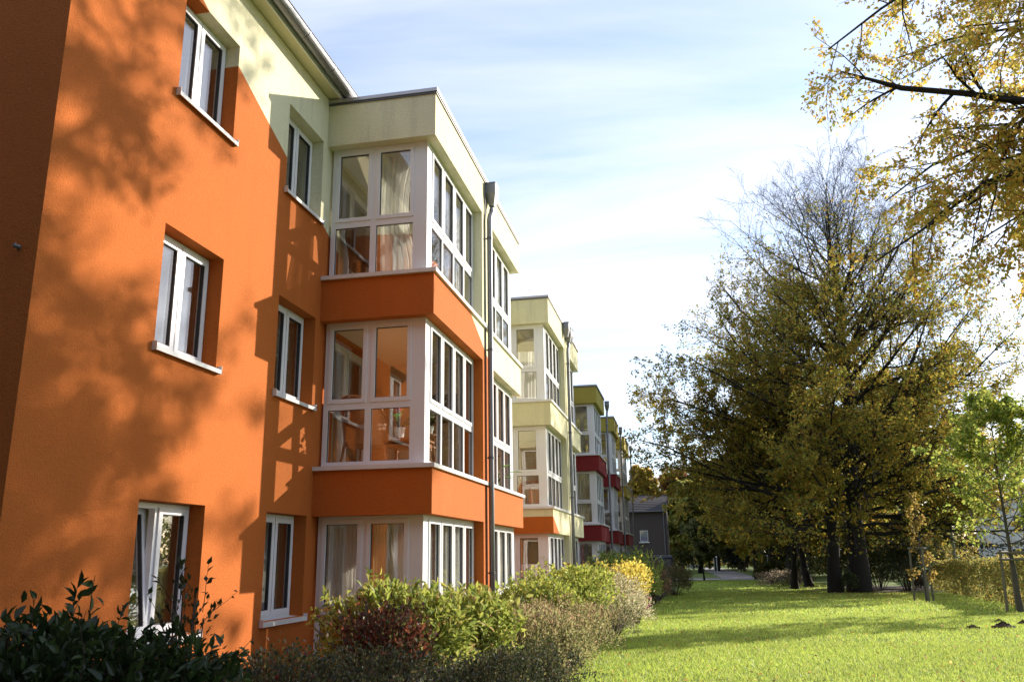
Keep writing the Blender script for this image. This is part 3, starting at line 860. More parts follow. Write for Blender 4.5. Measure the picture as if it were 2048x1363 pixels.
# ------------------------------------------------------------------ trees
def bend(P0, dirn, L, K, rng, gnarl, lift):
    N = len(P0); P = np.zeros((N, K, 3)); P[:, 0] = P0; d = nrm(dirn); st = (L / (K - 1))[:, None]
    for k in range(1, K):
        d = nrm(d + rng.normal(0, gnarl, (N, 3)) + np.array([0, 0, 1.0]) * lift)
        P[:, k] = P[:, k - 1] + d * st
    return P
def sprout(P, Rd, m_, t0, t1, ratio, ang, lift, K, rng, gnarl, rmin, flat=0.0, tp=.55):
    """m_ children for each polyline"""
    N, Kp, _ = P.shape
    L = np.linalg.norm(P[:, 1:] - P[:, :-1], axis=-1).sum(1)
    t = (t0 + (t1 - t0) * (np.arange(m_)[None] + rng.uniform(0, 1, (N, m_))) / m_)
    f = t * (Kp - 1); i = np.minimum(f.astype(int), Kp - 2); u = (f - i)[..., None]
    ix = np.arange(N)[:, None]
    a, b = P[ix, i], P[ix, i + 1]
    pos = a * (1 - u) + b * u; tg = nrm(b - a)
    rv = rng.normal(0, 1, (N, m_, 3)); rv[..., 2] *= (1 - flat)
    perp = nrm(rv - (rv * tg).sum(-1, keepdims=True) * tg)
    an = R(1) * rng.normal(ang, 9, (N, m_))[..., None]
    d = tg * np.cos(an) + perp * np.sin(an)
    ln = L[:, None] * ratio * (1.12 - tp * t) * rng.uniform(.65, 1.2, (N, m_))
    rr = (Rd[ix, i] * (1 - u[..., 0]) + Rd[ix, i + 1] * u[..., 0])
    r0 = np.clip(rr * .62, rmin, ln * .03 + rmin)
    pos, d, ln, r0 = pos.reshape(-1, 3), d.reshape(-1, 3), ln.ravel(), r0.ravel()
    C = bend(pos, d, ln, K, rng, gnarl, lift)
    tap = np.linspace(1, .3, K)[None]
    return C, np.maximum(r0[:, None] * tap, rmin * .7)

def leaf_cloud(tw, q, rng, L, W, pal, keep=None, droop=-.2, spread=.06, shape='rhomb', t0=.15):
    N, K, _ = tw.shape
    t = rng.uniform(t0, 1, (N, q)); f = t * (K - 1); i = np.minimum(f.astype(int), K - 2); u = (f - i)[..., None]
    ix = np.arange(N)[:, None]; a, b = tw[ix, i], tw[ix, i + 1]
    pos = (a * (1 - u) + b * u).reshape(-1, 3); tg = nrm(b - a).reshape(-1, 3)
    if keep is not None:
        k = rng.uniform(0, 1, len(pos)) < keep(pos); pos, tg = pos[k], tg[k]
    n = len(pos)
    pos = pos + rng.normal(0, spread, (n, 3))
    d = tg * .6 + rng.normal(0, .6, (n, 3)) + np.array([0, 0, droop])
    nor = rng.normal(0, .75, (n, 3)) + np.array([0, 0, .9])
    s = rng.uniform(.7, 1.25, n)
    V, Q, k = leaves(pos, d, nor, L * s, W * s, rng, shape)
    return V, Q, k, pos

def build_tree(name, label, base, H, r0, prof, z1, n1, n2, n3, n4, leafq, leafLW, pal, seed, keep=None, ang=(62, 38), mat='leaf', bark='bark', group=None, lean=(0, 0), cat='tree', lift=.10, leader=True, tintfn=None, top_lim=None):
    rng = np.random.default_rng(seed)
    base = (base[0], base[1], gz(base[1]) - .02)
    t = empty(name, base, label, cat, group)
    K = 12
    z = np.linspace(0, H, K); wob = np.cumsum(rng.normal(0, r0 * .22, (K, 2)), 0)
    wob[0] = 0
    P = np.zeros((1, K, 3)); P[0, :, 2] = z; P[0, :, 0] = wob[:, 0] + lean[0] * (z / H); P[0, :, 1] = wob[:, 1] + lean[1] * (z / H)
    Rd = (r0 * (1 - .93 * (z / H) ** .85))[None]; Rd[0, 0] *= 1.22
    V, Q = tubes(P, Rd, 14)
    link('trunk', np_mesh('trunk', V, Q, smooth=True), bark, t)
    # limbs
    tl = np.sort(z1 + (H * .97 - z1) * ((np.arange(n1) + rng.uniform(0, 1, n1)) / n1) ** 1.05)
    f = tl / H * (K - 1); i = np.minimum(f.astype(int), K - 2); u = (f - i)[:, None]
    pos = P[0, i] * (1 - u) + P[0, i + 1] * u
    az = np.arange(n1) * 2.39996 + rng.normal(0, .3, n1)
    s = tl / H
    inc = R(1) * (ang[0] + (ang[1] - ang[0]) * s + rng.normal(0, 6, n1))     # from vertical
    dr = np.column_stack([np.cos(az) * np.sin(inc), np.sin(az) * np.sin(inc), np.cos(inc)])
    L1 = np.array([prof(q) for q in s]) * rng.uniform(.82, 1.12, n1)
    rp = np.interp(tl, z, Rd[0])
    B1 = bend(pos, dr, L1, 9, rng, .09, lift * .45)
    R1 = np.minimum(rp * .45, .0105 * L1 + .010)[:, None] * np.linspace(1, .18, 9)[None]
    R1 = np.maximum(R1, .008)
    allV, allQ, off = [], [], 0
    def put(Pp, Rr, S):
        nonlocal off
        V, Q = tubes(Pp, Rr, S); allV.append(V); allQ.append(Q + off); off += len(V)
    put(B1, R1, 7)
    B2, R2_ = sprout(B1, R1, n2, .18, 1, .42, 42, lift * .5, 6, rng, .12, .010)
    put(B2, R2_, 4)
    B3, R3 = sprout(B2, R2_, n3, .15, 1, .48, 40, lift * .5, 4, rng, .14, .006)
    put(B3, R3, 3)
    last = B3
    if n4:
        B4, R4 = sprout(B3, R3, n4, .15, 1, .55, 38, lift * .5, 2, rng, .14, .004)
        put(B4, R4, 3); last = B4
    link('branches', np_mesh('branches', np.concatenate(allV), np.concatenate(allQ)), bark, t)
    if leafq:
        kp = (lambda p: keep(p, H)) if keep else None
        V, Q, k, lp = leaf_cloud(last, leafq, rng, leafLW[0], leafLW[1], pal, kp)
        c = palette_pick(rng, pal, len(lp))
        if tintfn: c = tintfn(c, lp, rng)
        tag(link('foliage', np_mesh('foliage', V, Q, np.repeat(c, k, 0)), mat, t), kind='stuff')
    return t

def pw(*pts):
    xs, ys = [p[0] for p in pts], [p[1] for p in pts]
    return lambda q: float(np.interp(q, xs, ys))
AUT = [(.36, .26, .025, 4), (.25, .24, .025, 4), (.45, .27, .02, 2.8), (.20, .13, .02, 1.2), (.15, .19, .02, 2.6), (.38, .18, .018, 1.0)]
# the big beech in the middle distance: thick trunk, bare crown top
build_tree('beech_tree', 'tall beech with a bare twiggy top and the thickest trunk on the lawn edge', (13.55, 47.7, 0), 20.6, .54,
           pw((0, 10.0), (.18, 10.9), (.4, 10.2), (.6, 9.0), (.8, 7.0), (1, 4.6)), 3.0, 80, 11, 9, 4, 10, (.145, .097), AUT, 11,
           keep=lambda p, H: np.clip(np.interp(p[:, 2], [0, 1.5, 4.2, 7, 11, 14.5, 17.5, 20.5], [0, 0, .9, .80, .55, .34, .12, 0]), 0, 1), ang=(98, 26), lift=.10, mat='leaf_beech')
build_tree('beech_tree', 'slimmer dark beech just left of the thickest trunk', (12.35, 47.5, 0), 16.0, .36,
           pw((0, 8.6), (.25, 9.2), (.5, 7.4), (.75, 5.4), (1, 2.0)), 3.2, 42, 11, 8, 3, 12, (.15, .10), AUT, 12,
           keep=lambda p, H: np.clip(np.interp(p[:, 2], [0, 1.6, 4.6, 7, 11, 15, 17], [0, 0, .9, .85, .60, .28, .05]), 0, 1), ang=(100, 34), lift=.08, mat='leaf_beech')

# trees further along the avenue
YG = [(.20, .20, .025, 3), (.26, .22, .025, 2), (.12, .14, .02, 2), (.28, .16, .02, 1)]
GOLD = [(.34, .21, .025, 3), (.28, .15, .02, 2), (.20, .16, .025, 1.5)]
RUST = [(.26, .075, .025, 3), (.20, .055, .022, 2), (.30, .13, .03, 1)]
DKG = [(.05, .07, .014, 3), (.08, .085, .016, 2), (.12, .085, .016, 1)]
gr = 'trees along the path'
sp = pw((0, 4.4), (.3, 5.8), (.6, 4.6), (1, 1.5))
for nm, lb, loc, H, r0, pal, sd, ln in (
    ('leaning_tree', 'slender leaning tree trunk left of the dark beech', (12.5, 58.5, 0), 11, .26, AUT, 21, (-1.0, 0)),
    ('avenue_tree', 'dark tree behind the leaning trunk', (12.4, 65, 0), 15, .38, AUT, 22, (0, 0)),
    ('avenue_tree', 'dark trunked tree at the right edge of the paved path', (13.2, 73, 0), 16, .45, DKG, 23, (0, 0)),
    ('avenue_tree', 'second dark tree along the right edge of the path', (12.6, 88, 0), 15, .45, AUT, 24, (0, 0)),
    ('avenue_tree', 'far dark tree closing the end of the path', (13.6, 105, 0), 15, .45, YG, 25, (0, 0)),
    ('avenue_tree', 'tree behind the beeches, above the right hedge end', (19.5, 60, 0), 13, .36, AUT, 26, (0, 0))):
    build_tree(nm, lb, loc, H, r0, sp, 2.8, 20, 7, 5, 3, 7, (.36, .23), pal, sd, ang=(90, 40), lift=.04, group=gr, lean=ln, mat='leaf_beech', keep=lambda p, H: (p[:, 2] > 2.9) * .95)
    last_avenue = bpy.data.objects[-1] if False else [o for o in COL.objects if o.get('label') == lb][0]
far = pw((0, 3.4), (.35, 5.0), (.65, 4.3), (1, 1.3))
for nm, lb, loc, H, pal, sd in (
    ('autumn_tree', 'golden brown round tree behind the dark brick house', (-1.2, 120, 0), 13.4, GOLD, 31),
    ('autumn_tree', 'rust red tree above the right end of the brick house roof', (4.0, 125, 0), 12.6, RUST, 32),
    ('autumn_tree', 'yellow green tree right of the brick house', (6.3, 104, 0), 9.2, YG, 33),
    ('autumn_tree', 'yellow tree beyond the white bench', (9.2, 130, 0), 10, YG, 34),
    ('autumn_tree', 'gold leaved tree at the far end of the path', (14.8, 135, 0), 10.5, GOLD, 35),
    ('autumn_tree', 'green tree between the brick house and the red tree', (5.7, 140, 0), 11.7, YG, 36),
    ('autumn_tree', 'pale autumn tree in the gap under the beech crowns', (20.6, 118, 0), 11.7, GOLD, 37)):
    build_tree(nm, lb, loc, H, .28, far, 1.6, 18, 7, 5, 0, 22, (.66, .46), pal, sd, ang=(74, 34), lift=.05, group='autumn trees in the distance')
build_tree('small_maple', 'small dark multi stemmed tree standing at the near edge of the path', (6.2, 74.0, 0), 4.4, .09, pw((0, 1.6), (.5, 2.2), (1, .9)), .6, 16, 7, 6, 0, 16, (.17, .13), DKG, 41, ang=(35, 30), lift=.03)

def copy_thing(o, loc, rz, label, k=1.0):
    c = o.copy(); COL.objects.link(c); c.location = loc; c.rotation_euler = (0, 0, rz); c['label'] = label; c.scale = (k, k, k)
    for ch in list(o.children):
        d = ch.copy(); COL.objects.link(d); d.parent = c
    return c
for x, y, rz, k_, lb in ((11.2, 55.0, .5, .62, 'slim dark trunk nearest the left side of the two beeches'), (10.9, 66.5, 1.4, .60, 'slim dark trunk near the right edge of the path'), (11.9, 62.5, 2.6, .66, 'slim dark trunk behind the leaning tree'), (13.2, 70.0, 3.3, .62, 'slim dark trunk between the leaning tree and the beech'), (10.7, 77.0, 4.4, .70, 'slim dark trunk where the path bends')):
    copy_thing(last_avenue, (x, y, gz(y)), rz, lb, k_)
gt_ = build_tree('unseen_tree', 'bushy dark green tree added unseen behind the camera to darken the end wall', (1.5, -9.5, 0), 17, .4, pw((0, 6), (.4, 7), (.7, 5.5), (1, 2)), 1.2, 40, 8, 6, 0, 12, (.60, .44), [(.03, .045, .014, 3), (.045, .06, .018, 2)], 61, ang=(85, 35), lift=.04, group='garden trees behind the viewpoint', mat='leaf_dark')  # unseen trees added behind the camera to keep skylight off the end wall
for i, (x, y, rz, lb) in enumerate(((10.5, -10.5, 1.0, 'second bushy tree added unseen behind the camera to block skylight'), (19.0, -8.0, 2.2, 'third bushy tree added unseen to block skylight, to the right behind the camera'), (-5, -16, 4.0, 'bushy tree added unseen behind the added brick house to block skylight'), (28.0, 22.5, 3.1, 'bushy garden tree right of the golden beech, outside the view'))):
    copy_thing(gt_, (x, y, -.02), rz, lb, .8 if x > 25 else 1.0)
wt = build_tree('woodland_tree', 'leftmost dark tree of the wood behind the path', (8.6, 116, 0), 13, .35, pw((0, 5), (.3, 6), (.65, 5), (1, 1.5)), .9, 28, 8, 6, 0, 22, (.55, .38), [(.10, .10, .02, 3), (.16, .13, .022, 2), (.06, .075, .018, 2)], 62, ang=(88, 35), lift=.03, group='wood behind the beeches')
for i, (x, y, rz, lb) in enumerate(((15.0, 96, .8, 'dark leafy tree behind the leaning trunk'), (17.5, 80, 1.9, 'dark leafy tree behind the thickest beech trunk'), (21.5, 104, 2.7, 'leafy tree seen between the beech trunks and the street lamp'), (24.5, 88, 3.9, 'leafy tree left of the street lamp pole'), (18.5, 122, 5.0, 'far leafy tree at the back of the wood'), (12.2, 128, 5.8, 'leafy tree closing the far end of the path'), (29, 122, .3, 'leafy tree left of the white house'))):
    copy_thing(wt, (x, y, gz(y)), rz, lb)
rw = np.random.default_rng(63); nw = 16000
wx = rw.uniform(-60, 140, nw); wz = 10.5 * rw.uniform(0, 1, nw) ** .8 * (.75 + .25 * np.sin(wx * .31) * np.sin(wx * .12 + 1)); wy = 172 + 6 * np.sin(wx * .5) + rw.normal(0, 2.5, nw)
V, Q, k = leaves(np.column_stack([wx, wy, wz + gz(99)]), rw.normal(0, 1, (nw, 3)), rw.normal(0, 1, (nw, 3)), 1.1 * rw.uniform(.6, 1.3, nw), .8, rw)
tag(link('distant_wood', np_mesh('distant_wood', V, Q, np.repeat(palette_pick(rw, [(.13, .11, .025, 3), (.18, .12, .025, 2), (.08, .09, .02, 2)], nw), k, 0)), 'leaf'), 'far off autumn wood along the horizon', None, kind='stuff')
# young staked trees
YTG = [(.28, .36, .04, 4), (.38, .42, .05, 3), (.15, .22, .03, 2), (.44, .40, .05, 1.6)]
build_tree('young_tree', 'young green leaved tree held by stakes near the right frame edge', (14.12, 27.2, 0), 6.2, .075, pw((0, 2.4), (.3, 2.7), (.6, 1.9), (1, .5)), 1.9, 28, 8, 6, 0, 6, (.12, .095), YTG, 51, ang=(80, 35), lift=.06, bark='bark_grey', mat='leaf_beech')
build_tree('young_tree', 'thin young tree with few yellow leaves between three stakes', (13.70, 35.4, 0), 3.9, .045, pw((0, .5), (.5, .6), (1, .3)), .6, 12, 5, 3, 0, 5, (.10, .08), GOLD, 52, ang=(60, 35), lift=.06, bark='bark_grey')
def stakes(pts, h, label, top):
    t = empty('tree_stakes', pts[0] + (gz(pts[0][1]) - .02,), label, 'tree stakes', 'stakes round the young trees')
    o = Vector(pts[0])
    tops = []
    for p in pts:
        q = Vector(p) - o; c = sum((Vector(a) for a in pts), Vector((0, 0))) / len(pts) - o
        tp = q + (c - q) * .12
        m = MB(); m.tube([(q.x, q.y, 0), (tp.x, tp.y, h)], [.042, .038], 9); m.build('post', 'stake', t)
        tops.append(tp)
    for i in range(len(pts)):
        a, b = tops[i], tops[(i + 1) % len(pts)]
        d = (b - a).normalized() * .08
        for zz in ((h - .09, h - .28) if top > 1 else (h - .06,)):
            m = MB(); m.tube([(a.x - d.x, a.y - d.y, zz + i * .012), (b.x + d.x, b.y + d.y, zz + i * .012)], .03, 8); m.build('rail', 'stake', t)
    return t
stakes([(13.75, 27.15), (14.75, 26.95), (14.3, 28.0)], 1.76, 'three wooden posts with rails round the leafy young tree', 2)
stakes([(13.36, 35.8), (14.02, 35.75), (13.66, 34.95)], 2.04, 'three thin wooden posts round the nearly leafless young tree', 1)

# the overhanging beech: trunk right of the frame, limbs reach over the lawn
rng = np.random.default_rng(77)
OB = np.array([18.4, 16.4, 0])
ob = empty('overhanging_tree', tuple(OB), 'large golden leaved beech whose branches hang into the upper right corner', 'tree')
K = 10; z = np.linspace(0, 17, K); P = np.zeros((1, K, 3)); P[0, :, 2] = z; P[0, :, 0] = np.sin(z * .3) * .15; P[0, :, 1] = np.cos(z * .27) * .12 - .12
Rd = (.48 * (1 - .9 * (z / 17)))[None]; Rd[0, 0] *= 1.4
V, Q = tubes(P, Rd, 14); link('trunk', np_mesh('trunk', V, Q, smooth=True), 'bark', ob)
def smooth_path(pts, K=10):
    pts = np.array(pts, float); d = np.r_[0, np.cumsum(np.linalg.norm(np.diff(pts, axis=0), axis=1))]; u = np.linspace(0, d[-1], 60)
    q = np.column_stack([np.interp(u, d, pts[:, k]) for k in range(3)])
    for _ in range(6): q[1:-1] = (q[:-2] + 2 * q[1:-1] + q[2:]) / 4
    return q[np.linspace(0, 59, K).astype(int)]
limbs = [
    [(18.4, 16.4, 9.0), (14.3, 15.8, 9.6), (11.75, 16.0, 9.85), (9.9, 15.5, 10.1), (8.4, 15.1, 10.45)],
    [(18.4, 16.4, 10.9), (14.6, 15.9, 11.0), (11.9, 16.4, 9.7), (11.2, 16.2, 8.7), (10.5, 15.8, 7.9)],
    [(18.4, 16.4, 12.4), (13.6, 14.8, 13.2), (10.7, 14.9, 12.4), (9.2, 14.8, 11.6), (8.15, 14.7, 10.7)],
]
for e in ((8.3, 15.4, 6.7), (9.2, 15.6, 7.3), (9.8, 14.8, 6.7), (10.6, 16.2, 7.1), (11.2, 15.2, 6.7), (10.2, 17.5, 8.1), (9.4, 17.2, 8.7), (11.6, 17.0, 7.5), (10.8, 14.2, 6.3), (8.9, 16.5, 8.3)):
    e = np.array(e) + (.35, 0, 0); st = np.array([18.4, 16.4, e[2] + .4]); mid = st * .4 + e * .6 + np.array([0, 0, 1.3]) + rng.normal(0, .3, 3)
    limbs.append([st, (st + mid) / 2 + (0, 0, .4), mid, (mid * .35 + e * .65) + (0, 0, .2), e])
for e in ((13.8, 22, 8.6), (14.4, 23, 9.6), (15.2, 24, 9.2), (14.3, 23.6, 11), (15.6, 25, 10.4), (14.1, 22.4, 10.2), (15, 23, 12), (12.7, 18.8, 8.2), (12.9, 19.2, 7.2), (13.1, 19.6, 8.8), (12.8, 19, 9.4), (13.0, 18.6, 6.7), (13.4, 21, 9.9), (13.5, 20.4, 9.2), (13.9, 21.6, 10.2), (13.2, 19.4, 6.4)):
    e = np.array(e); st = np.array([18.4, 16.4, e[2] - .6]); mid = st * .5 + e * .5 + np.array([.3, 0, .8]) + rng.normal(0, .3, 3)
    limbs.append([st, (st + mid) / 2 + (0, 0, .4), mid, (mid * .35 + e * .65) + (0, 0, .2), e])
for q in range(44):
    az = R(128) + R(170) * ((q * .618) % 1) if q < 36 else R(-50) + R(170) * ((q * .618) % 1)
    el = R(-52) + R(118) * ((q * .367 + .2) % 1)
    e = np.array([18.3 + 8.5 * math.cos(az) * math.cos(el), 16.9 + 6.0 * math.sin(az) * math.cos(el), 11.2 + 5.0 * math.sin(el)])
    e = e + rng.normal(0, .35, 3)
    st = np.array([18.4, 16.4, np.clip(e[2] - 1.6 + rng.normal(0, .8), 4.6, 14)])
    mid = st * .45 + e * .55 + np.array([0, 0, 1.1]) + rng.normal(0, .4, 3)
    limbs.append([st, (st + mid) / 2 + (0, 0, .35), mid, (mid * .4 + e * .6) + (0, 0, .25), e])
B1 = np.stack([smooth_path(l) for l in limbs]) - OB
B1[:, 1:-1] += rng.normal(0, .09, B1[:, 1:-1].shape)
L1 = np.linalg.norm(B1[:, 1:] - B1[:, :-1], axis=-1).sum(1)
R1 = (.0085 * L1)[:, None] * np.linspace(1, .16, 10)[None]
R1[0] = np.linspace(.11, .045, 10); R1[0, -1] = .012
R1[1] = np.linspace(.10, .025, 10)
V, Q = tubes(B1, R1, 8); lv = [V]; lq = [Q]; off = len(V)
B2, RR2 = sprout(B1, R1, 14, .38, 1, .20, 48, -.03, 5, rng, .13, .007, .25)
V, Q = tubes(B2, RR2, 4); lv.append(V); lq.append(Q + off); off += len(V)
B3, RR3 = sprout(B2, RR2, 9, .2, 1, .5, 42, -.07, 3, rng, .14, .004, .2)
V, Q = tubes(B3, RR3, 3); lv.append(V); lq.append(Q + off); off += len(V)
link('branches', np_mesh('branches', np.concatenate(lv), np.concatenate(lq), smooth=True), 'bark', ob)
OBP = [(.56, .34, .022, 3), (.44, .33, .022, 3), (.27, .28, .022, 2.4), (.58, .26, .02, 2.0), (.64, .42, .03, 1.2), (.46, .17, .02, .7)]
V, Q, k, lp = leaf_cloud(B3, 13, rng, .089, .060, OBP, None, -.35, .05)
tag(link('foliage', np_mesh('foliage', V, Q, np.repeat(palette_pick(rng, OBP, len(lp)), k, 0)), 'leaf_gold', ob), kind='stuff')

# ------------------------------------------------------------------ shrubs
def shrub(name, label, loc, rx, ry, h, n, LW, pal, seed, mat='leaf_gloss', shape='rhomb', shoots=0, zc=.45, inner=.45, up=.5, stem='stem', nstem=26, lump=.22, singles=0, group='shrubs in the bed along the facade', flowers=None, tips=None):
    rng = np.random.default_rng(seed)
    loc = (loc[0], loc[1], gz(loc[1])); h = h - gz(loc[1])
    t = empty(name, loc, label, 'shrub', group)
    # lumpy ellipsoid, leaves thicker towards its skin
    w = rng.normal(0, 1, (9, 3)) * 2.4; phs = rng.uniform(0, 6.28, 9)
    def lob(u): return 1 + lump * (np.cos(u @ w.T + phs).mean(-1) * 2.4)
    u = nrm(rng.normal(0, 1, (int(n * 1.25), 3))); u[:, 2] = np.where(u[:, 2] < -.45, -u[:, 2], u[:, 2])
    r = rng.uniform(inner ** 2, 1, len(u)) ** .5 * lob(u)
    pos = u * r[:, None] * np.array([rx, ry, h * (1 - zc)]) + np.array([0, 0, h * zc])
    fray = rng.normal(0, .05 * h, pos.shape); pos += fray * (rng.uniform(0, 1, (len(pos), 1)) < .3)
    ok = pos[:, 2] > .03; pos, u = pos[ok][:n], u[ok][:n]
    if shoots:
        a = rng.uniform(0, 2 * PI, shoots); q = rng.uniform(.1, .95, shoots) ** .5
        b = np.column_stack([np.cos(a) * q * rx, np.sin(a) * q * ry, h * zc + h * (1 - zc) * np.sqrt(np.maximum(0, 1 - q * q)) * .85])
        dr = nrm(np.column_stack([np.cos(a) * q * .6, np.sin(a) * q * .6, np.ones(shoots)]) + rng.normal(0, .18, (shoots, 3)))
        Ls = rng.uniform(.10, .30, shoots) * h
        sh = bend(b, dr, Ls, 4, rng, .1, .02)
        per = 8
        tt = rng.uniform(.1, 1, (shoots, per)); f = tt * 3; i = np.minimum(f.astype(int), 2); uu = (f - i)[..., None]; ix = np.arange(shoots)[:, None]
        sp_ = (sh[ix, i] * (1 - uu) + sh[ix, i + 1] * uu).reshape(-1, 3)
        pos = np.concatenate([pos, sp_]); u = np.concatenate([u, nrm(rng.normal(0, 1, sp_.shape) + np.array([0, 0, .5]))])
    nn = len(pos)
    d = u * .8 + rng.normal(0, .55, (nn, 3)) + np.array([0, 0, up])
    nor = u * .5 + rng.normal(0, .55, (nn, 3)) + np.array([0, 0, .7])
    s = rng.uniform(.65, 1.25, nn)
    c = palette_pick(rng, pal, nn)
    if tips is not None:
        hi = np.clip((pos[:, 2] / h - .62) / .3, 0, 1)[:, None] * (rng.uniform(0, 1, (nn, 1)) < .6)
        c = c * (1 - hi) + palette_pick(rng, tips, nn) * hi
    if singles:
        # the leaves that show largest stand as leaves of their own
        cd = np.array([4.973, 0, 1.6]) - np.array(loc); sc_ = pos @ nrm(cd[None])[0] + rng.uniform(0, .15, nn) + pos[:, 2] * .35
        idx = np.argsort(-sc_)[:singles]; rest = np.ones(nn, bool); rest[idx] = False
        protos = []
        for q in range(4):
            V, Q, kk = leaves(np.zeros((1, 3)), np.array([[0, 1.0, 0]]), np.array([[0, 0, 1.0]]), LW[0], LW[1] * (.85 + .1 * q), rng, 'long', .10 + .07 * q)
            me = np_mesh('leaf', V, Q, np.tile(palette_pick(rng, pal, 1), (kk, 1)), True); me.materials.append(MATS[mat]); protos.append(me)
        for q, i in enumerate(idx):
            o = link('leaf', protos[q % 4], None, t)
            dd = nrm(d[i][None])[0]; sd = nrm(np.cross(dd, nor[i])[None])[0]; up_ = np.cross(sd, dd)
            M = Matrix(((sd[0], dd[0], up_[0], pos[i, 0]), (sd[1], dd[1], up_[1], pos[i, 1]), (sd[2], dd[2], up_[2], pos[i, 2]), (0, 0, 0, 1)))
            o.matrix_basis = M @ Matrix.Scale(float(s[i]), 4)
        pos, d, nor, s, c = pos[rest], d[rest], nor[rest], s[rest], c[rest]
    V, Q, kk = leaves(pos, d, nor, LW[0] * s, LW[1] * s, rng, shape)
    tag(link('foliage', np_mesh('foliage', V, Q, np.repeat(c, kk, 0), shape == 'long'), mat, t), kind='stuff')
    # stems
    a = rng.uniform(0, 2 * PI, nstem); q = rng.uniform(.15, .95, nstem)
    b0 = np.column_stack([np.cos(a) * q * rx * .25, np.sin(a) * q * ry * .25, np.zeros(nstem)])
    e = np.column_stack([np.cos(a) * q * rx * .92, np.sin(a) * q * ry * .92, h * zc + h * (1 - zc) * np.sqrt(np.maximum(0, 1 - q * q)) * .9])
    mid = (b0 + e) / 2 + np.column_stack([np.cos(a), np.sin(a), np.zeros(nstem)]) * .08 * rx * rng.uniform(-.3, 1, (nstem, 1))
    Pm = np.stack([b0, mid * .6 + b0 * .4, mid, mid * .4 + e * .6, e], 1)
    V, Q = tubes(Pm, np.linspace(.010, .003, 5)[None] * np.ones((nstem, 1)) * (.6 + .5 * h), 5)
    vv, qq = [V], [Q]
    C2, CR = sprout(Pm, np.full((nstem, 5), .005), 5, .30, .85, .30, 38, .05, 4, rng, .1, .0022)
    V2, Q2 = tubes(C2, CR, 3); vv.append(V2); qq.append(Q2 + len(V))
    if shoots:
        V3, Q3 = tubes(sh, np.linspace(.004, .0015, 4)[None] * np.ones((shoots, 1)), 3); qq.append(Q3 + len(V) + len(V2)); vv.append(V3)
    tag(link('stems', np_mesh('stems', np.concatenate(vv), np.concatenate(qq), smooth=True), stem, t), kind='stuff')
    if flowers:
        for q in range(flowers[0]):
            a = rng.uniform(0, 6.28); el = rng.uniform(.1, 1.2)
            p = np.array([math.cos(a) * math.cos(el) * rx, math.sin(a) * math.cos(el) * ry, h * zc + h * (1 - zc) * math.sin(el)]) * 1.03
            m = MB()
            for pt in range(6):
                b = pt * 1.047; m.add([(0, 0, 0), (.035 * math.cos(b - .45), .035 * math.sin(b - .45), .015), (.05 * math.cos(b), .05 * math.sin(b), .03), (.035 * math.cos(b + .45), .035 * math.sin(b + .45), .015)], [(0, 1, 2, 3)])
            m.lathe([(.004, 0), (.02, .01), (.022, .03), (.008, .04)], n=8)
            o = m.build('flower', flowers[1], t); o.location = tuple(p); o.rotation_euler = (rng.uniform(-.8, .8), rng.uniform(-.8, .8), a)
    return t

LAUREL = [(.020, .040, .010, 3), (.030, .055, .012, 2), (.014, .028, .008, 2), (.05, .08, .015, .5)]
shrub('laurel_shrub', 'dark broad leaved shrub filling the lower left corner', (1.52, 4.25, 0), .88, .72, 1.33, 4600, (.088, .036), LAUREL, 101, 'leaf_dark', 'long', 16, zc=.55, inner=.25, up=.35, lump=.12, singles=300, nstem=40)
shrub('laurel_shrub', 'dark broad leaved shrub partly below the tilted ground floor window', (2.02, 4.75, 0), .36, .40, 1.18, 1100, (.085, .034), LAUREL, 102, 'leaf_dark', 'long', 8, zc=.55, inner=.25, up=.4, lump=.15, singles=160)
SMD = [(.030, .042, .014, 3), (.055, .065, .02, 2), (.020, .028, .011, 2), (.10, .085, .03, .7)]
shrub('slim_shrub', 'slim upright small leaved shrub in front of the tilted window', (1.40, 5.75, 0), .16, .16, 1.50, 300, (.055, .03), SMD, 103, 'leaf_dark', 'rhomb', 8, zc=.5, inner=.1, up=.8, nstem=8)
shrub('rose_shrub', 'low rose shrub with two red flowers below the narrow ground floor window', (1.35, 7.1, 0), .75, .60, .78, 2600, (.05, .032), [(.07, .085, .02, 3), (.11, .10, .022, 2), (.15, .055, .025, 1)], 104, 'leaf_gloss', 'rhomb', 30, flowers=(5, 'petal_red'), lump=.3)
DOG = [(.36, .40, .05, 3), (.27, .34, .04, 3), (.46, .45, .08, 2), (.16, .22, .03, 2), (.44, .30, .08, .7)]
shrub('dogwood_shrub', 'sunlit yellow green long leaved shrub in front of the first bay', (1.80, 9.35, 0), .95, .72, 1.24, 5200, (.10, .042), DOG, 105, 'leaf_gloss', 'long', 90, zc=.5, inner=.35, up=.35)
shrub('dogwood_shrub', 'right hand yellow green shrub below the front glass of the first bay', (2.45, 10.25, 0), .55, .55, 1.14, 2600, (.095, .04), DOG, 106, 'leaf_gloss', 'long', 50, zc=.5, inner=.35, up=.4)
shrub('barberry_shrub', 'dark red leaved shrub in front of the yellow green one', (2.0, 8.15, 0), .50, .40, 1.16, 3600, (.050, .030), [(.085, .020, .012, 3), (.15, .030, .014, 2), (.045, .022, .012, 3), (.24, .06, .02, .8), (.08, .085, .02, 2.2)], 107, 'leaf_gloss', 'rhomb', 40, zc=.5)
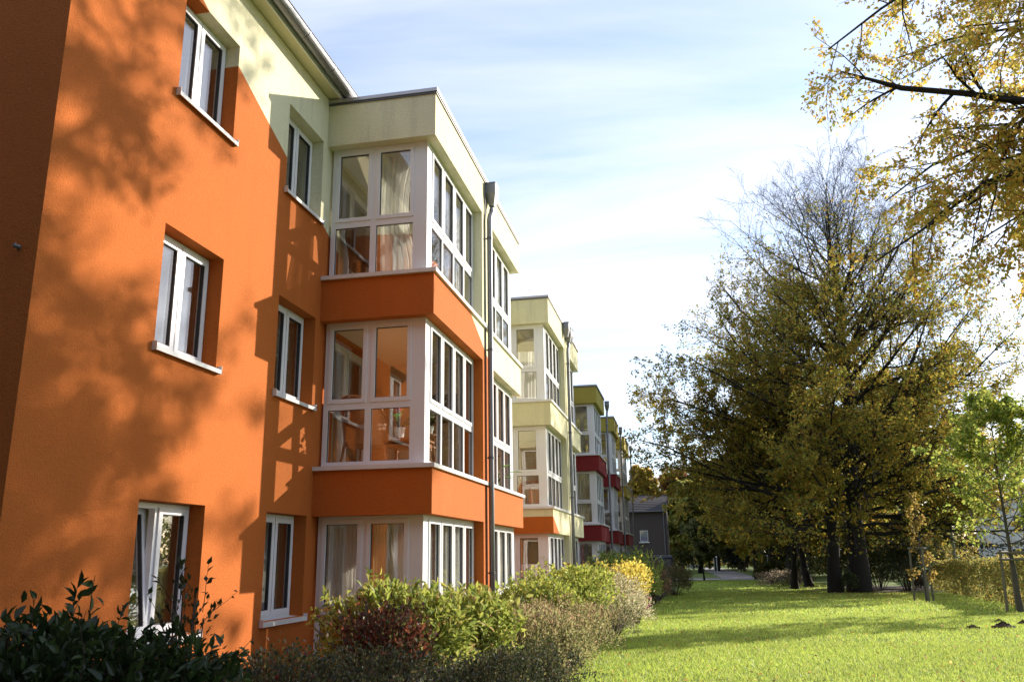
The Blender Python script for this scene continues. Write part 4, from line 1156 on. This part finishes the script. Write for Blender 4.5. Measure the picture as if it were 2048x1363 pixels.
for i, (x, y, rx, h, lb) in enumerate(((1.9, 6.35, .70, .80, 'dark glossy low shrub at the bottom edge below the tilted window'), (2.30, 7.15, .70, .78, 'dark glossy low shrub below the red leaved shrub'), (2.85, 8.25, .70, .70, 'dark glossy low shrub at the bottom centre'), (3.2, 9.6, .66, .66, 'dark glossy low shrub at the lawn edge nearest the camera'))):
    shrub('cotoneaster', lb, (x, y, 0), rx, .62, h, 6500, (.034, .022), SMD + [(.17, .15, .04, .6), (.10, .06, .03, .7), (.12, .12, .10, .4)], 110 + i, 'leaf_gloss', 'rhomb', 90, zc=.35, lump=.42, inner=.45)
SPI = [(.20, .17, .045, 3), (.24, .15, .06, 2), (.15, .18, .035, 3), (.34, .28, .11, 1.0), (.07, .085, .022, 2)]
for i, (x, y, rx, ry, h, lb) in enumerate(((2.65, 11.5, .78, .75, .90, 'brown green fine leaved shrub left of the downpipe foot'), (3.1, 12.7, .68, .85, .80, 'brownish fine leaved shrub at the lawn edge below the second bay'), (2.7, 13.8, .85, .85, .95, 'russet tinged fine leaved shrub before the second bay'), (3.15, 15.1, .60, .95, .72, 'low brown shrub trailing along the lawn edge'))):
    shrub('spiraea_shrub', lb, (x, y, 0), rx, ry, h, 7000, (.042, .020), SPI, 120 + i, 'leaf', 'rhomb', 150, zc=.4, inner=.45, lump=.34, tips=[(.26, .14, .06, 2), (.18, .12, .05, 1), (.2, .22, .05, 1)])
YGB = [(.34, .39, .045, 3), (.24, .30, .035, 3), (.46, .45, .06, 2), (.14, .19, .025, 1.5)]
shrub('forsythia_shrub', 'bright yellow green shrub before the second bay windows', (2.25, 15.5, 0), .75, .80, 1.12, 3800, (.075, .05), YGB, 130, 'leaf_gloss', 'rhomb', 50, zc=.5)
shrub('forsythia_shrub', 'large green and yellow rounded shrub in front of the cream block', (2.5, 17.8, 0), 1.05, 1.3, 1.38, 6500, (.075, .05), YGB, 131, 'leaf_gloss', 'rhomb', 70, zc=.5)
PALE = [(.44, .37, .20, 3), (.34, .31, .15, 3), (.24, .23, .08, 2), (.46, .34, .20, 1)]
shrub('seedhead_shrub', 'pale dry tipped shrub between the green and yellow ones', (2.9, 20.2, 0), .90, 1.2, 1.22, 6500, (.05, .026), PALE, 132, 'leaf', 'rhomb', 90, zc=.45)
shrub('seedhead_shrub', 'low pale brown shrub at the lawn edge before the yellow shrub', (3.35, 18.0, 0), .60, 1.6, .80, 4500, (.05, .026), PALE + SPI, 133, 'leaf', 'rhomb', 60, zc=.4)
YEL = [(.66, .48, .04, 3), (.55, .42, .04, 2), (.68, .44, .04, 1.5), (.35, .34, .04, 1.2)]
shrub('yellow_shrub', 'bright yellow leaved shrub in the middle of the bed', (3.0, 24.0, 0), .95, 1.5, 1.38, 5200, (.085, .05), YEL, 134, 'leaf', 'rhomb', 60, zc=.5)
shrub('seedhead_shrub', 'pink flowered pale shrub at the foot of the yellow one', (3.6, 22.0, 0), .50, 1.3, .72, 3200, (.05, .028), PALE, 135, 'leaf', 'rhomb', 40, zc=.4, flowers=(9, 'petal_pink'))
GRN = [(.20, .27, .035, 3), (.30, .35, .045, 2), (.11, .16, .022, 2)]
shrub('rounded_shrub', 'large rounded green shrub before the red block', (2.9, 29.0, 0), 1.25, 1.9, 1.62, 7000, (.095, .06), GRN, 136, 'leaf_gloss', 'rhomb', 80, zc=.5)
shrub('red_shrub', 'red brown shrub with a few pink roses beyond the rounded green one', (3.55, 35.0, 0), .72, 2.0, 1.25, 4200, (.09, .06), [(.16, .06, .03, 3), (.11, .07, .03, 2), (.12, .12, .03, 2)], 137, 'leaf', 'rhomb', 50, zc=.45, flowers=(7, 'petal_pink'))
shrub('grey_shrub', 'grey green shrub before the last bay of the row', (3.2, 40.0, 0), .8, 1.8, 1.35, 3600, (.11, .06), [(.12, .14, .10, 3), (.09, .11, .06, 2)], 138, 'leaf', 'rhomb', 50, zc=.5)
shrub('olive_shrub', 'farthest low olive brown shrub of the bed', (4.2, 44.5, 0), .9, 2.2, 1.0, 4600, (.10, .05), [(.10, .09, .028, 3), (.14, .11, .035, 2), (.07, .075, .02, 2)], 139, 'leaf', 'rhomb', 60, zc=.45)
shrub('olive_shrub', 'dull green shrub between the block and the rounded green shrub', (1.95, 31.5, 0), .8, 1.8, 1.15, 3600, (.09, .05), SPI, 140, 'leaf', 'rhomb', 40)
# undergrowth by the beeches
gU = 'undergrowth beneath the beeches'
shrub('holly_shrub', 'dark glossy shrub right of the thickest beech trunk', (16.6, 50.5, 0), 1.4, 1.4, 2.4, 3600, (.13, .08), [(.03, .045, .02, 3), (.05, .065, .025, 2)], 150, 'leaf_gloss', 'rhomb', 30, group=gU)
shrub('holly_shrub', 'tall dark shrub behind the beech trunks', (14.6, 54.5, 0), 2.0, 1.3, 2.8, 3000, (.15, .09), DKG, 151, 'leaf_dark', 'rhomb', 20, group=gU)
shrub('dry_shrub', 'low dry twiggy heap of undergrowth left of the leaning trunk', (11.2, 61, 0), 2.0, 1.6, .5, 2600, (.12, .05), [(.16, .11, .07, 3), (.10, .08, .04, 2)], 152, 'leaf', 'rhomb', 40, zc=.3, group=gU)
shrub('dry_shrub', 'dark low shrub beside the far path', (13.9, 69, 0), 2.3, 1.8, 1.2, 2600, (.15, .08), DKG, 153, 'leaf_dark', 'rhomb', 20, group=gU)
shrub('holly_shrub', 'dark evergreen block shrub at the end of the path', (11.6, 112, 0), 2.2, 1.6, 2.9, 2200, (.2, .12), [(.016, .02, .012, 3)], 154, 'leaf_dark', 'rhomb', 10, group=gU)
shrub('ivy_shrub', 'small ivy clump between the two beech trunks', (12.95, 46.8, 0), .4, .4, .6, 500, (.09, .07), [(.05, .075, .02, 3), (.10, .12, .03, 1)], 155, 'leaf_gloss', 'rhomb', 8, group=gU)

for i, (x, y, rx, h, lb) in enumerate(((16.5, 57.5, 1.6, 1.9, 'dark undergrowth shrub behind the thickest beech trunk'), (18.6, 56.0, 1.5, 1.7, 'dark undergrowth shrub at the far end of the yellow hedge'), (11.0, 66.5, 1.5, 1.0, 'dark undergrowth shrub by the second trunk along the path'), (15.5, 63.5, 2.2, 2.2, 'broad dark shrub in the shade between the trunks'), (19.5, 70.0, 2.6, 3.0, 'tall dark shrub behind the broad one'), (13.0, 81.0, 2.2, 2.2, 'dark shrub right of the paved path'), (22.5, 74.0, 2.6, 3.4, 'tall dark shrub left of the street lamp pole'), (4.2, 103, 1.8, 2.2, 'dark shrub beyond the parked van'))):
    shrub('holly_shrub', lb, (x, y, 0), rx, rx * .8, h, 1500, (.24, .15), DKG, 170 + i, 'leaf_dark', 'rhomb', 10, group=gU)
# clipped hedges
def hedge(label, pts, w, h, n, LW, pal, seed, mat='leaf'):
    rng = np.random.default_rng(seed)
    t = empty('hedge', pts[0] + (0,), label, 'hedge'); y_0 = pts[0][1]
    a = np.array(pts[0]); b = np.array(pts[1]); d = b - a; L = np.linalg.norm(d); d /= L; nn = np.array([d[1], -d[0]])
    u = rng.uniform(0, L, n); face = rng.uniform(0, 1, n)
    v = np.where(face < .45, -w / 2, np.where(face < .6, w / 2, rng.uniform(-w / 2, w / 2, n)))
    z = np.where(face < .6, h * rng.uniform(0, 1, n) ** .85, h)
    bul = .10 * np.sin(u * 2.1) + .08 * np.sin(u * 4.7 + 1)
    v = v + np.sign(v) * bul * .6 + rng.normal(0, .06, n); z = np.maximum(.03, z + rng.normal(0, .05, n) + .06 * np.sin(u * 1.7) * (z > h * .8))
    pos = np.column_stack([d[0] * u + nn[0] * v, d[1] * u + nn[1] * v, z + gza(y_0 + d[1] * u)])
    V, Q, k = leaves(pos, rng.normal(0, 1, (n, 3)), rng.normal(0, 1, (n, 3)) + np.array([-.3, 0, .5]), LW[0] * rng.uniform(.7, 1.2, n), LW[1], rng)
    tag(link('foliage', np_mesh('foliage', V, Q, np.repeat(palette_pick(rng, pal, n), k, 0)), mat, t), kind='stuff')
    ns = int(L * 5); us = rng.uniform(0, L, ns); vv = rng.uniform(-w * .3, w * .3, ns)
    b0 = np.column_stack([d[0] * us + nn[0] * vv, d[1] * us + nn[1] * vv, gza(y_0 + d[1] * us)])
    Pm = bend(b0, rng.normal(0, .15, (ns, 3)) + np.array([0, 0, 1]), np.full(ns, h * .95), 4, rng, .08, .05)
    V, Q = tubes(Pm, np.linspace(.02, .006, 4)[None] * np.ones((ns, 1)), 4)
    tag(link('stems', np_mesh('stems', V, Q), 'stem', t), kind='stuff')
    return t
hedge('long clipped yellow green beech hedge along the right side of the lawn', (15.5, 22.0), 1.0, 1.2, 16000, (.10, .065), [(.20, .15, .025, 3), (.14, .14, .02, 3), (.25, .15, .02, 1.5), (.09, .09, .018, 2)], 160) if False else None
hedge('long clipped yellow green beech hedge along the right side of the lawn', ((15.3, 28.0), (19.3, 54)), 1.1, 1.42, 22000, (.11, .07), [(.26, .20, .03, 3), (.18, .18, .025, 3), (.30, .17, .02, 1.5), (.10, .10, .018, 2)], 160)
hedge('golden hedge far behind the tree trunks', ((9.5, 152), (50, 146)), 1.6, 3.4, 7000, (.45, .30), [(.36, .24, .03, 3), (.28, .22, .03, 2)], 161)
hedge('low golden hedge beyond the bench', ((-2, 146), (9.2, 150)), 1.6, 2.6, 3000, (.45, .30), [(.30, .20, .03, 3), (.24, .20, .03, 2)], 162)
hedge('dark hedge across the street behind the yellow hedge', ((23.5, 66.0), (50, 60.0)), 1.4, 2.5, 5000, (.2, .13), [(.025, .035, .018, 3), (.035, .045, .02, 2)], 163, 'leaf_dark')

# ------------------------------------------------------------------ far houses, van, bench, lamps
hs = empty('brick_house', (0, 84, gz(84)), 'dark brick house with a tiled roof at the end of the row', 'house')
m = MB(); m.box(-9, 3.12, 0, 9, -.1, 6.4); m.prism([(0, 6.4), (9, 6.4), (4.5, 8.1)], -9, 3.12, 'x'); m.build('wall', 'brick_far', hs)
m = MB()
for k_ in range(9):
    ya, za, yb_, zb = -.35 + k_ * .54, 6.26 + k_ * .19, -.35 + (k_ + 1) * .54 + .06, 6.26 + (k_ + 1) * .19 + .02
    m.prism([(ya, za), (yb_, zb - .02), (yb_, zb + .05), (ya, za + .10)], -9.2, 3.3, 'x')
m.prism([(4.4, 8.05), (9.4, 6.25), (9.4, 6.35), (4.5, 8.18)], -9.2, 3.3, 'x')
rf = m.build('roof', 'roof_tile', hs)
m = MB(); m.tube([(-9.2, -.4, 6.25), (3.3, -.4, 6.25)], .06, 8); m.build('gutter', 'zinc_dark', hs)
m = MB(); m.tube([(2.9, -.4, 6.2), (2.9, -.1, 5.9), (2.9, -.08, 0)], .05, 8); m.build('downpipe', 'zinc_dark', hs)
for x, z in ((.94, 3.9), (-2.8, 3.9), (-2.8, 1.2)):
    m = MB(); ring(m, x - .38, x + .38, z - .46, z + .56, .05, -.05, -.003, 'y'); w = m.build('window', 'bench_white', hs)
    m = MB(); m.box(x - .33, x + .33, -.03, -.012, z - .43, z + .53); m.build('pane', 'glass', w)
    m = MB(); m.box(x - .325, x + .325, -.010, -.004, z - .425, z + .525); m.build('blind', 'window_blue', w)
    m = MB(); m.box(x - .5, x + .5, -.14, -.002, z - .6, z - .525); m.build('sill', 'lamp_white', w)

wh = empty('white_house', (35, 79, gz(79)), 'white rendered house with a pitched roof behind the young tree', 'house', None, R(-20))
m = MB(); m.box(-5.5, 5.5, -4, 4, -.1, 4.6); m.prism([(-5.5, 4.6), (5.5, 4.6), (0, 8.2)], -4, 4, 'y'); m.build('wall', 'white_wall', wh)
m = MB(); m.prism([(-6.0, 4.28), (0, 8.2), (0, 8.42), (-6.1, 4.42)], -4.4, 4.4, 'y'); m.prism([(6.0, 4.28), (6.1, 4.42), (0, 8.42), (0, 8.2)], -4.4, 4.4, 'y'); m.build('roof', 'roof_red', wh)
for x, z in ((-2.6, 1.6), (2.6, 1.6), (-2.2, 4.2), (2.2, 4.2)):
    m = MB(); ring(m, x - .6, x + .6, z - .6, z + .7, .09, -4.06, -4.003, 'y'); m.box(x - .03, x + .03, -4.05, -4.005, z - .5, z + .6); w = m.build('window', 'pvc', wh)
    m = MB(); m.box(x - .51, x + .51, -4.03, -4.012, z - .51, z + .61); m.build('pane', 'rubber', w)
m = MB(); m.box(-.25, .25, .6, 1.2, 7.6, 9.2); m.build('chimney', 'brick_far', wh)
w2 = empty('white_house', (50, 106, gz(90)), 'pale house further back at the right edge', 'house', None, R(15))
m = MB(); m.box(-5.5, 5.5, -4, 4, -.1, 5.2); m.prism([(-4, 5.2), (4, 5.2), (0, 8.4)], -5.5, 5.5, 'x'); m.build('wall', 'white_wall', w2)
m = MB(); m.prism([(-4.5, 4.85), (0, 8.4), (0, 8.6), (-4.6, 5.0)], -5.9, 5.9, 'x'); m.prism([(4.5, 4.85), (4.6, 5.0), (0, 8.6), (0, 8.4)], -5.9, 5.9, 'x'); m.build('roof', 'roof_red', w2)
for x in (-3, 0, 3):
    m = MB(); ring(m, x - .6, x + .6, 2.8, 4.1, .09, -4.06, -4.003, 'y'); w = m.build('window', 'pvc', w2)
    m = MB(); m.box(x - .51, x + .51, -4.03, -4.012, 2.89, 4.01); m.build('pane', 'rubber', w)
m = MB(); m.box(22.5, 46, 57.0, 57.3, -.7, .62); m.box(22.48, 46.02, 56.97, 57.33, .62, .70)
tag(m.build('garden_wall', 'concrete'), 'low grey concrete wall across the street behind the hedge', 'wall')

blocker_house = empty('brick_house', (-7.6, -4.6, 0), 'dark brick house added unseen behind the camera to darken the end wall', 'house')  # unseen house added close to the end wall as a skylight blocker
m = MB(); m.box(-6, 6, -6, 6, -.1, 7.5); m.prism([(-6, 7.5), (6, 7.5), (0, 12)], -6, 6, 'y'); m.build('wall', 'brick_far', blocker_house)
m = MB(); m.prism([(-6.5, 7.15), (0, 12), (0, 12.25), (-6.6, 7.3)], -6.4, 6.4, 'y'); m.prism([(6.5, 7.15), (6.6, 7.3), (0, 12.25), (0, 12)], -6.4, 6.4, 'y'); m.build('roof', 'roof_tile', blocker_house)
for x in (-3, 0, 3):
    for z in (1.2, 4.2):
        m = MB(); ring(m, x - .6, x + .6, z, z + 1.4, .09, 6.003, 6.06, 'y'); w = m.build('window', 'pvc', blocker_house)
        m = MB(); m.box(x - .51, x + .51, 6.012, 6.03, z + .09, z + 1.31); m.build('pane', 'rubber', w)
# dark van parked beside the brick house
va = empty('van', (2.85, 71.0, gz(71)), 'dark blue van parked beside the brick house, rear facing the lawn', 'van')
prof = [(0, .35), (0, 1.15), (.06, 1.95), (.22, 2.08), (3.6, 2.08), (4.35, 1.35), (5.0, 1.15), (5.08, .5), (5.0, .35)]
m = MB(); m.prism(prof, -.88, .88, 'x'); m.build('body', 'van_paint', va)
for x in (-.45, .45):
    m = MB(); m.prism([(-.004, 1.2), (.045, 1.82), (.052, 1.82), (.003, 1.2)], x - .33, x + .33, 'x'); m.build('rear_window', 'rubber', va)
for x in (-.78, .78):
    m = MB(); m.box(x - .07, x + .07, -.025, .02, .75, 1.12); m.build('tail_light', 'lamp_red', va)
m = MB(); m.box(-.9, .9, -.12, -.004, .38, .58); m.build('bumper', 'rubber', va)
m = MB(); m.box(-.26, .26, -.014, -.003, .64, .74); m.build('number_plate', 'lamp_white', va)
m = MB(); m.box(-.012, .012, -.012, .03, .6, 1.9); m.build('door_seam', 'rubber', va)
for x in (-.895, .895):
    for a, b in ((.4, 1.6), (1.75, 2.9), (3.05, 3.95)):
        m = MB(); m.box(x - .006, x + .006, a, b, 1.22, 1.86 if b < 3.5 else 1.62); m.build('side_window', 'rubber', va)
for sx in (-1, 1):
    for yy in (.95, 4.15):
        m = MB(); m.tube([(sx * .70, yy, .33), (sx * .91, yy, .33)], .33, 20); w = m.build('wheel', 'tyre', va)
        m = MB(); m.tube([(sx * .905, yy, .33), (sx * .925, yy, .33)], .19, 14); m.build('rim', 'chrome', w)
m = MB(); m.box(-.8, .8, .25, 3.5, 2.082, 2.12); m.build('roof_panel', 'chrome', va)

bn = empty('bench', (5.5, 110, gz(110)), 'white garden bench on the far side of the path', 'bench')
for k_ in range(4):
    m = MB(); m.box(-.75, .75, -.22 + k_ * .12, -.13 + k_ * .12, .42, .45); m.build('seat_slat', 'bench_white', bn)
for k_ in range(4):
    m = MB(); m.box(-.75, .75, .26, .285, .52 + k_ * .11, .60 + k_ * .11); m.build('back_slat', 'bench_white', bn)
for x in (-.62, .62):
    m = MB(); m.box(x - .03, x + .03, -.2, -.14, 0, .42); m.box(x - .03, x + .03, .2, .259, 0, .95); m.box(x - .028, x + .028, -.14, .2, .36, .418); m.build('leg', 'bench_white', bn)
m = MB(); m.tube([(0, 0, 0), (0, 0, 7.2), (-.05, -.1, 7.5), (-.5, -.6, 7.75)], [.09, .055, .05, .04], 10)
lp_ = empty('street_lamp', (21.1, 57.6, gz(57.6)), 'grey street lamp pole behind the yellow hedge', 'street lamp')
m.build('pole', 'pole_grey', lp_, smooth=True)
m = MB(); m.box(-.95, -.45, -.75, -.5, 7.68, 7.8); m.build('lamp_head', 'pole_grey', lp_)
def small_lamp(x, y, label):
    t = empty('garden_lamp', (x, y, gz(y)), label, 'garden lamp')
    m = MB(); m.tube([(0, 0, 0), (0, 0, 1.85), (.02, 0, 1.98), (.10, 0, 2.05), (.18, 0, 1.98), (.2, 0, 1.87)], .024, 8); m.build('post', 'lamp_white', t, smooth=True)
    m = MB(); m.lathe([(.11, -.16), (.085, -.10), (.05, -.05), (.045, 0), (.02, .02)], (.2, 0, 1.86), 14); m.build('lamp_shade', 'lamp_white', t, smooth=True)
small_lamp(3.12, 57.0, 'white gooseneck garden lamp in front of the dark brick house')
for x, y, h, lb in ((7.4, 86, 3.1, 'thin pale post at the left of the path entrance'), (7.55, 82.2, 1.8, 'short pale post at the corner of the path'), (11.9, 79.8, 1.9, 'short bluish post at the right edge of the path')):
    t = empty('path_post', (x, y, gz(y)), lb, 'post')
    m = MB(); m.tube([(0, 0, 0), (0, 0, h)], .045, 10); m.build('shaft', 'pole_grey', t)
    m = MB(); m.lathe([(.05, 0), (.07, .03), (.06, .12), (.02, .16)], (0, 0, h), 10); m.build('cap', 'lamp_white', t)

# ------------------------------------------------------------------ molehills, grass, fallen leaves
for i, (x, y, s, lb) in enumerate(((10.87, 20.5, .14, 'leftmost brown molehill on the lawn'), (11.55, 20.75, .20, 'largest molehill, second from the left'), (12.4, 22.0, .15, 'molehill nearest the staked tree at the right edge'), (12.2, 23.0, .10, 'smallest molehill below the leafy young tree'))):
    rg = np.random.default_rng(200 + i); m = MB(); n, rings = 22, 7
    for j in range(rings):
        q = j / (rings - 1)
        for k_ in range(n):
            a = 2 * PI * k_ / n; rr = s * (1 - q * .93) * (1 + rg.normal(0, .10))
            m.v.append((rr * math.cos(a) * 1.25, rr * math.sin(a), max(-.01, s * .62 * q ** .8 + rg.normal(0, .02 * s / .2) - (.015 if j == 0 else 0))))
    m.f = [(j * n + k_, j * n + (k_ + 1) % n, (j + 1) * n + (k_ + 1) % n, (j + 1) * n + k_) for j in range(rings - 1) for k_ in range(n)] + [tuple(range((rings - 1) * n, rings * n))]
    o = m.build('molehill', 'loose_earth'); o.location = (x, y, gz(y)); tag(o, lb, 'molehill', 'molehills on the lawn')

rng = np.random.default_rng(300)
def grass_zone(n, x0, x1, y0, y1, h, w):
    x = rng.uniform(x0, x1, n); y = rng.uniform(y0, y1, n)
    ex = np.interp(y, [p[1] for p in edge], [p[0] for p in edge])
    k = (x > ex - .05 + rng.normal(0, .05, n)); x, y = x[k], y[k]; n = len(x)
    a = rng.uniform(0, 2 * PI, n); hh = h * rng.uniform(.5, 1.3, n); lean = rng.normal(0, .5, (n, 2))
    p = np.column_stack([x, y, gza(y)]); s = np.column_stack([np.cos(a), np.sin(a), np.zeros(n)]) * w * .5
    tip = p + np.column_stack([lean[:, 0] * hh, lean[:, 1] * hh, hh])
    V = np.stack([p - s, p + s, tip], 1).reshape(-1, 3)
    c = palette_pick(rng, [(.42, .55, .06, 4), (.52, .61, .075, 3), (.28, .42, .04, 3), (.46, .47, .13, .9), (.14, .22, .03, 1)], n)
    pat = .5 + .5 * np.sin(x * .9 + np.sin(y * .7) * 1.3) * np.sin(y * .8 + np.sin(x * .5))
    c *= (.86 + .24 * pat)[:, None]
    return V, np.repeat(c, 3, 0)
Z = [grass_zone(100000, 3.1, 11.5, 9.0, 17.0, .048, .011), grass_zone(90000, 3.3, 16.5, 17.0, 27.0, .052, .014), grass_zone(55000, 3.5, 19, 27.0, 46.0, .06, .034), grass_zone(20000, 3.5, 14, 46, 74.5, .07, .06)]
V = np.concatenate([a for a, b in Z]); T = np.concatenate([b for a, b in Z])
tag(link('grass', np_mesh('grass', V, np.arange(len(V)).reshape(-1, 3), T), 'blade'), 'short sunlit lawn grass', None, kind='stuff')
n = 1500
x = rng.uniform(3.6, 15, n); y = 9 + 44 * rng.uniform(0, 1, n) ** 1.3
x = np.r_[x, rng.normal(12, 3.0, 2200)]; y = np.r_[y, rng.normal(44, 5.0, 2200)]; n = len(x)
k = (x > np.interp(y, [p[1] for p in edge], [p[0] for p in edge]) + .1); x, y = x[k], y[k]; n = len(x)
pos = np.column_stack([x, y, rng.uniform(.03, .06, n) + gza(y)])
V, Q, kk = leaves(pos, rng.normal(0, 1, (n, 3)) * np.array([1, 1, .2]), rng.normal(0, .35, (n, 3)) + np.array([0, 0, 1]), .075 * rng.uniform(.5, 1.2, n), .045, rng)
tag(link('fallen_leaves', np_mesh('fallen_leaves', V, Q, np.repeat(palette_pick(rng, [(.42, .20, .03, 3), (.36, .12, .025, 2), (.24, .12, .04, 2), (.5, .32, .06, 1)], n), kk, 0)), 'leaf'), 'orange and brown leaves scattered over the lawn', None, kind='stuff')
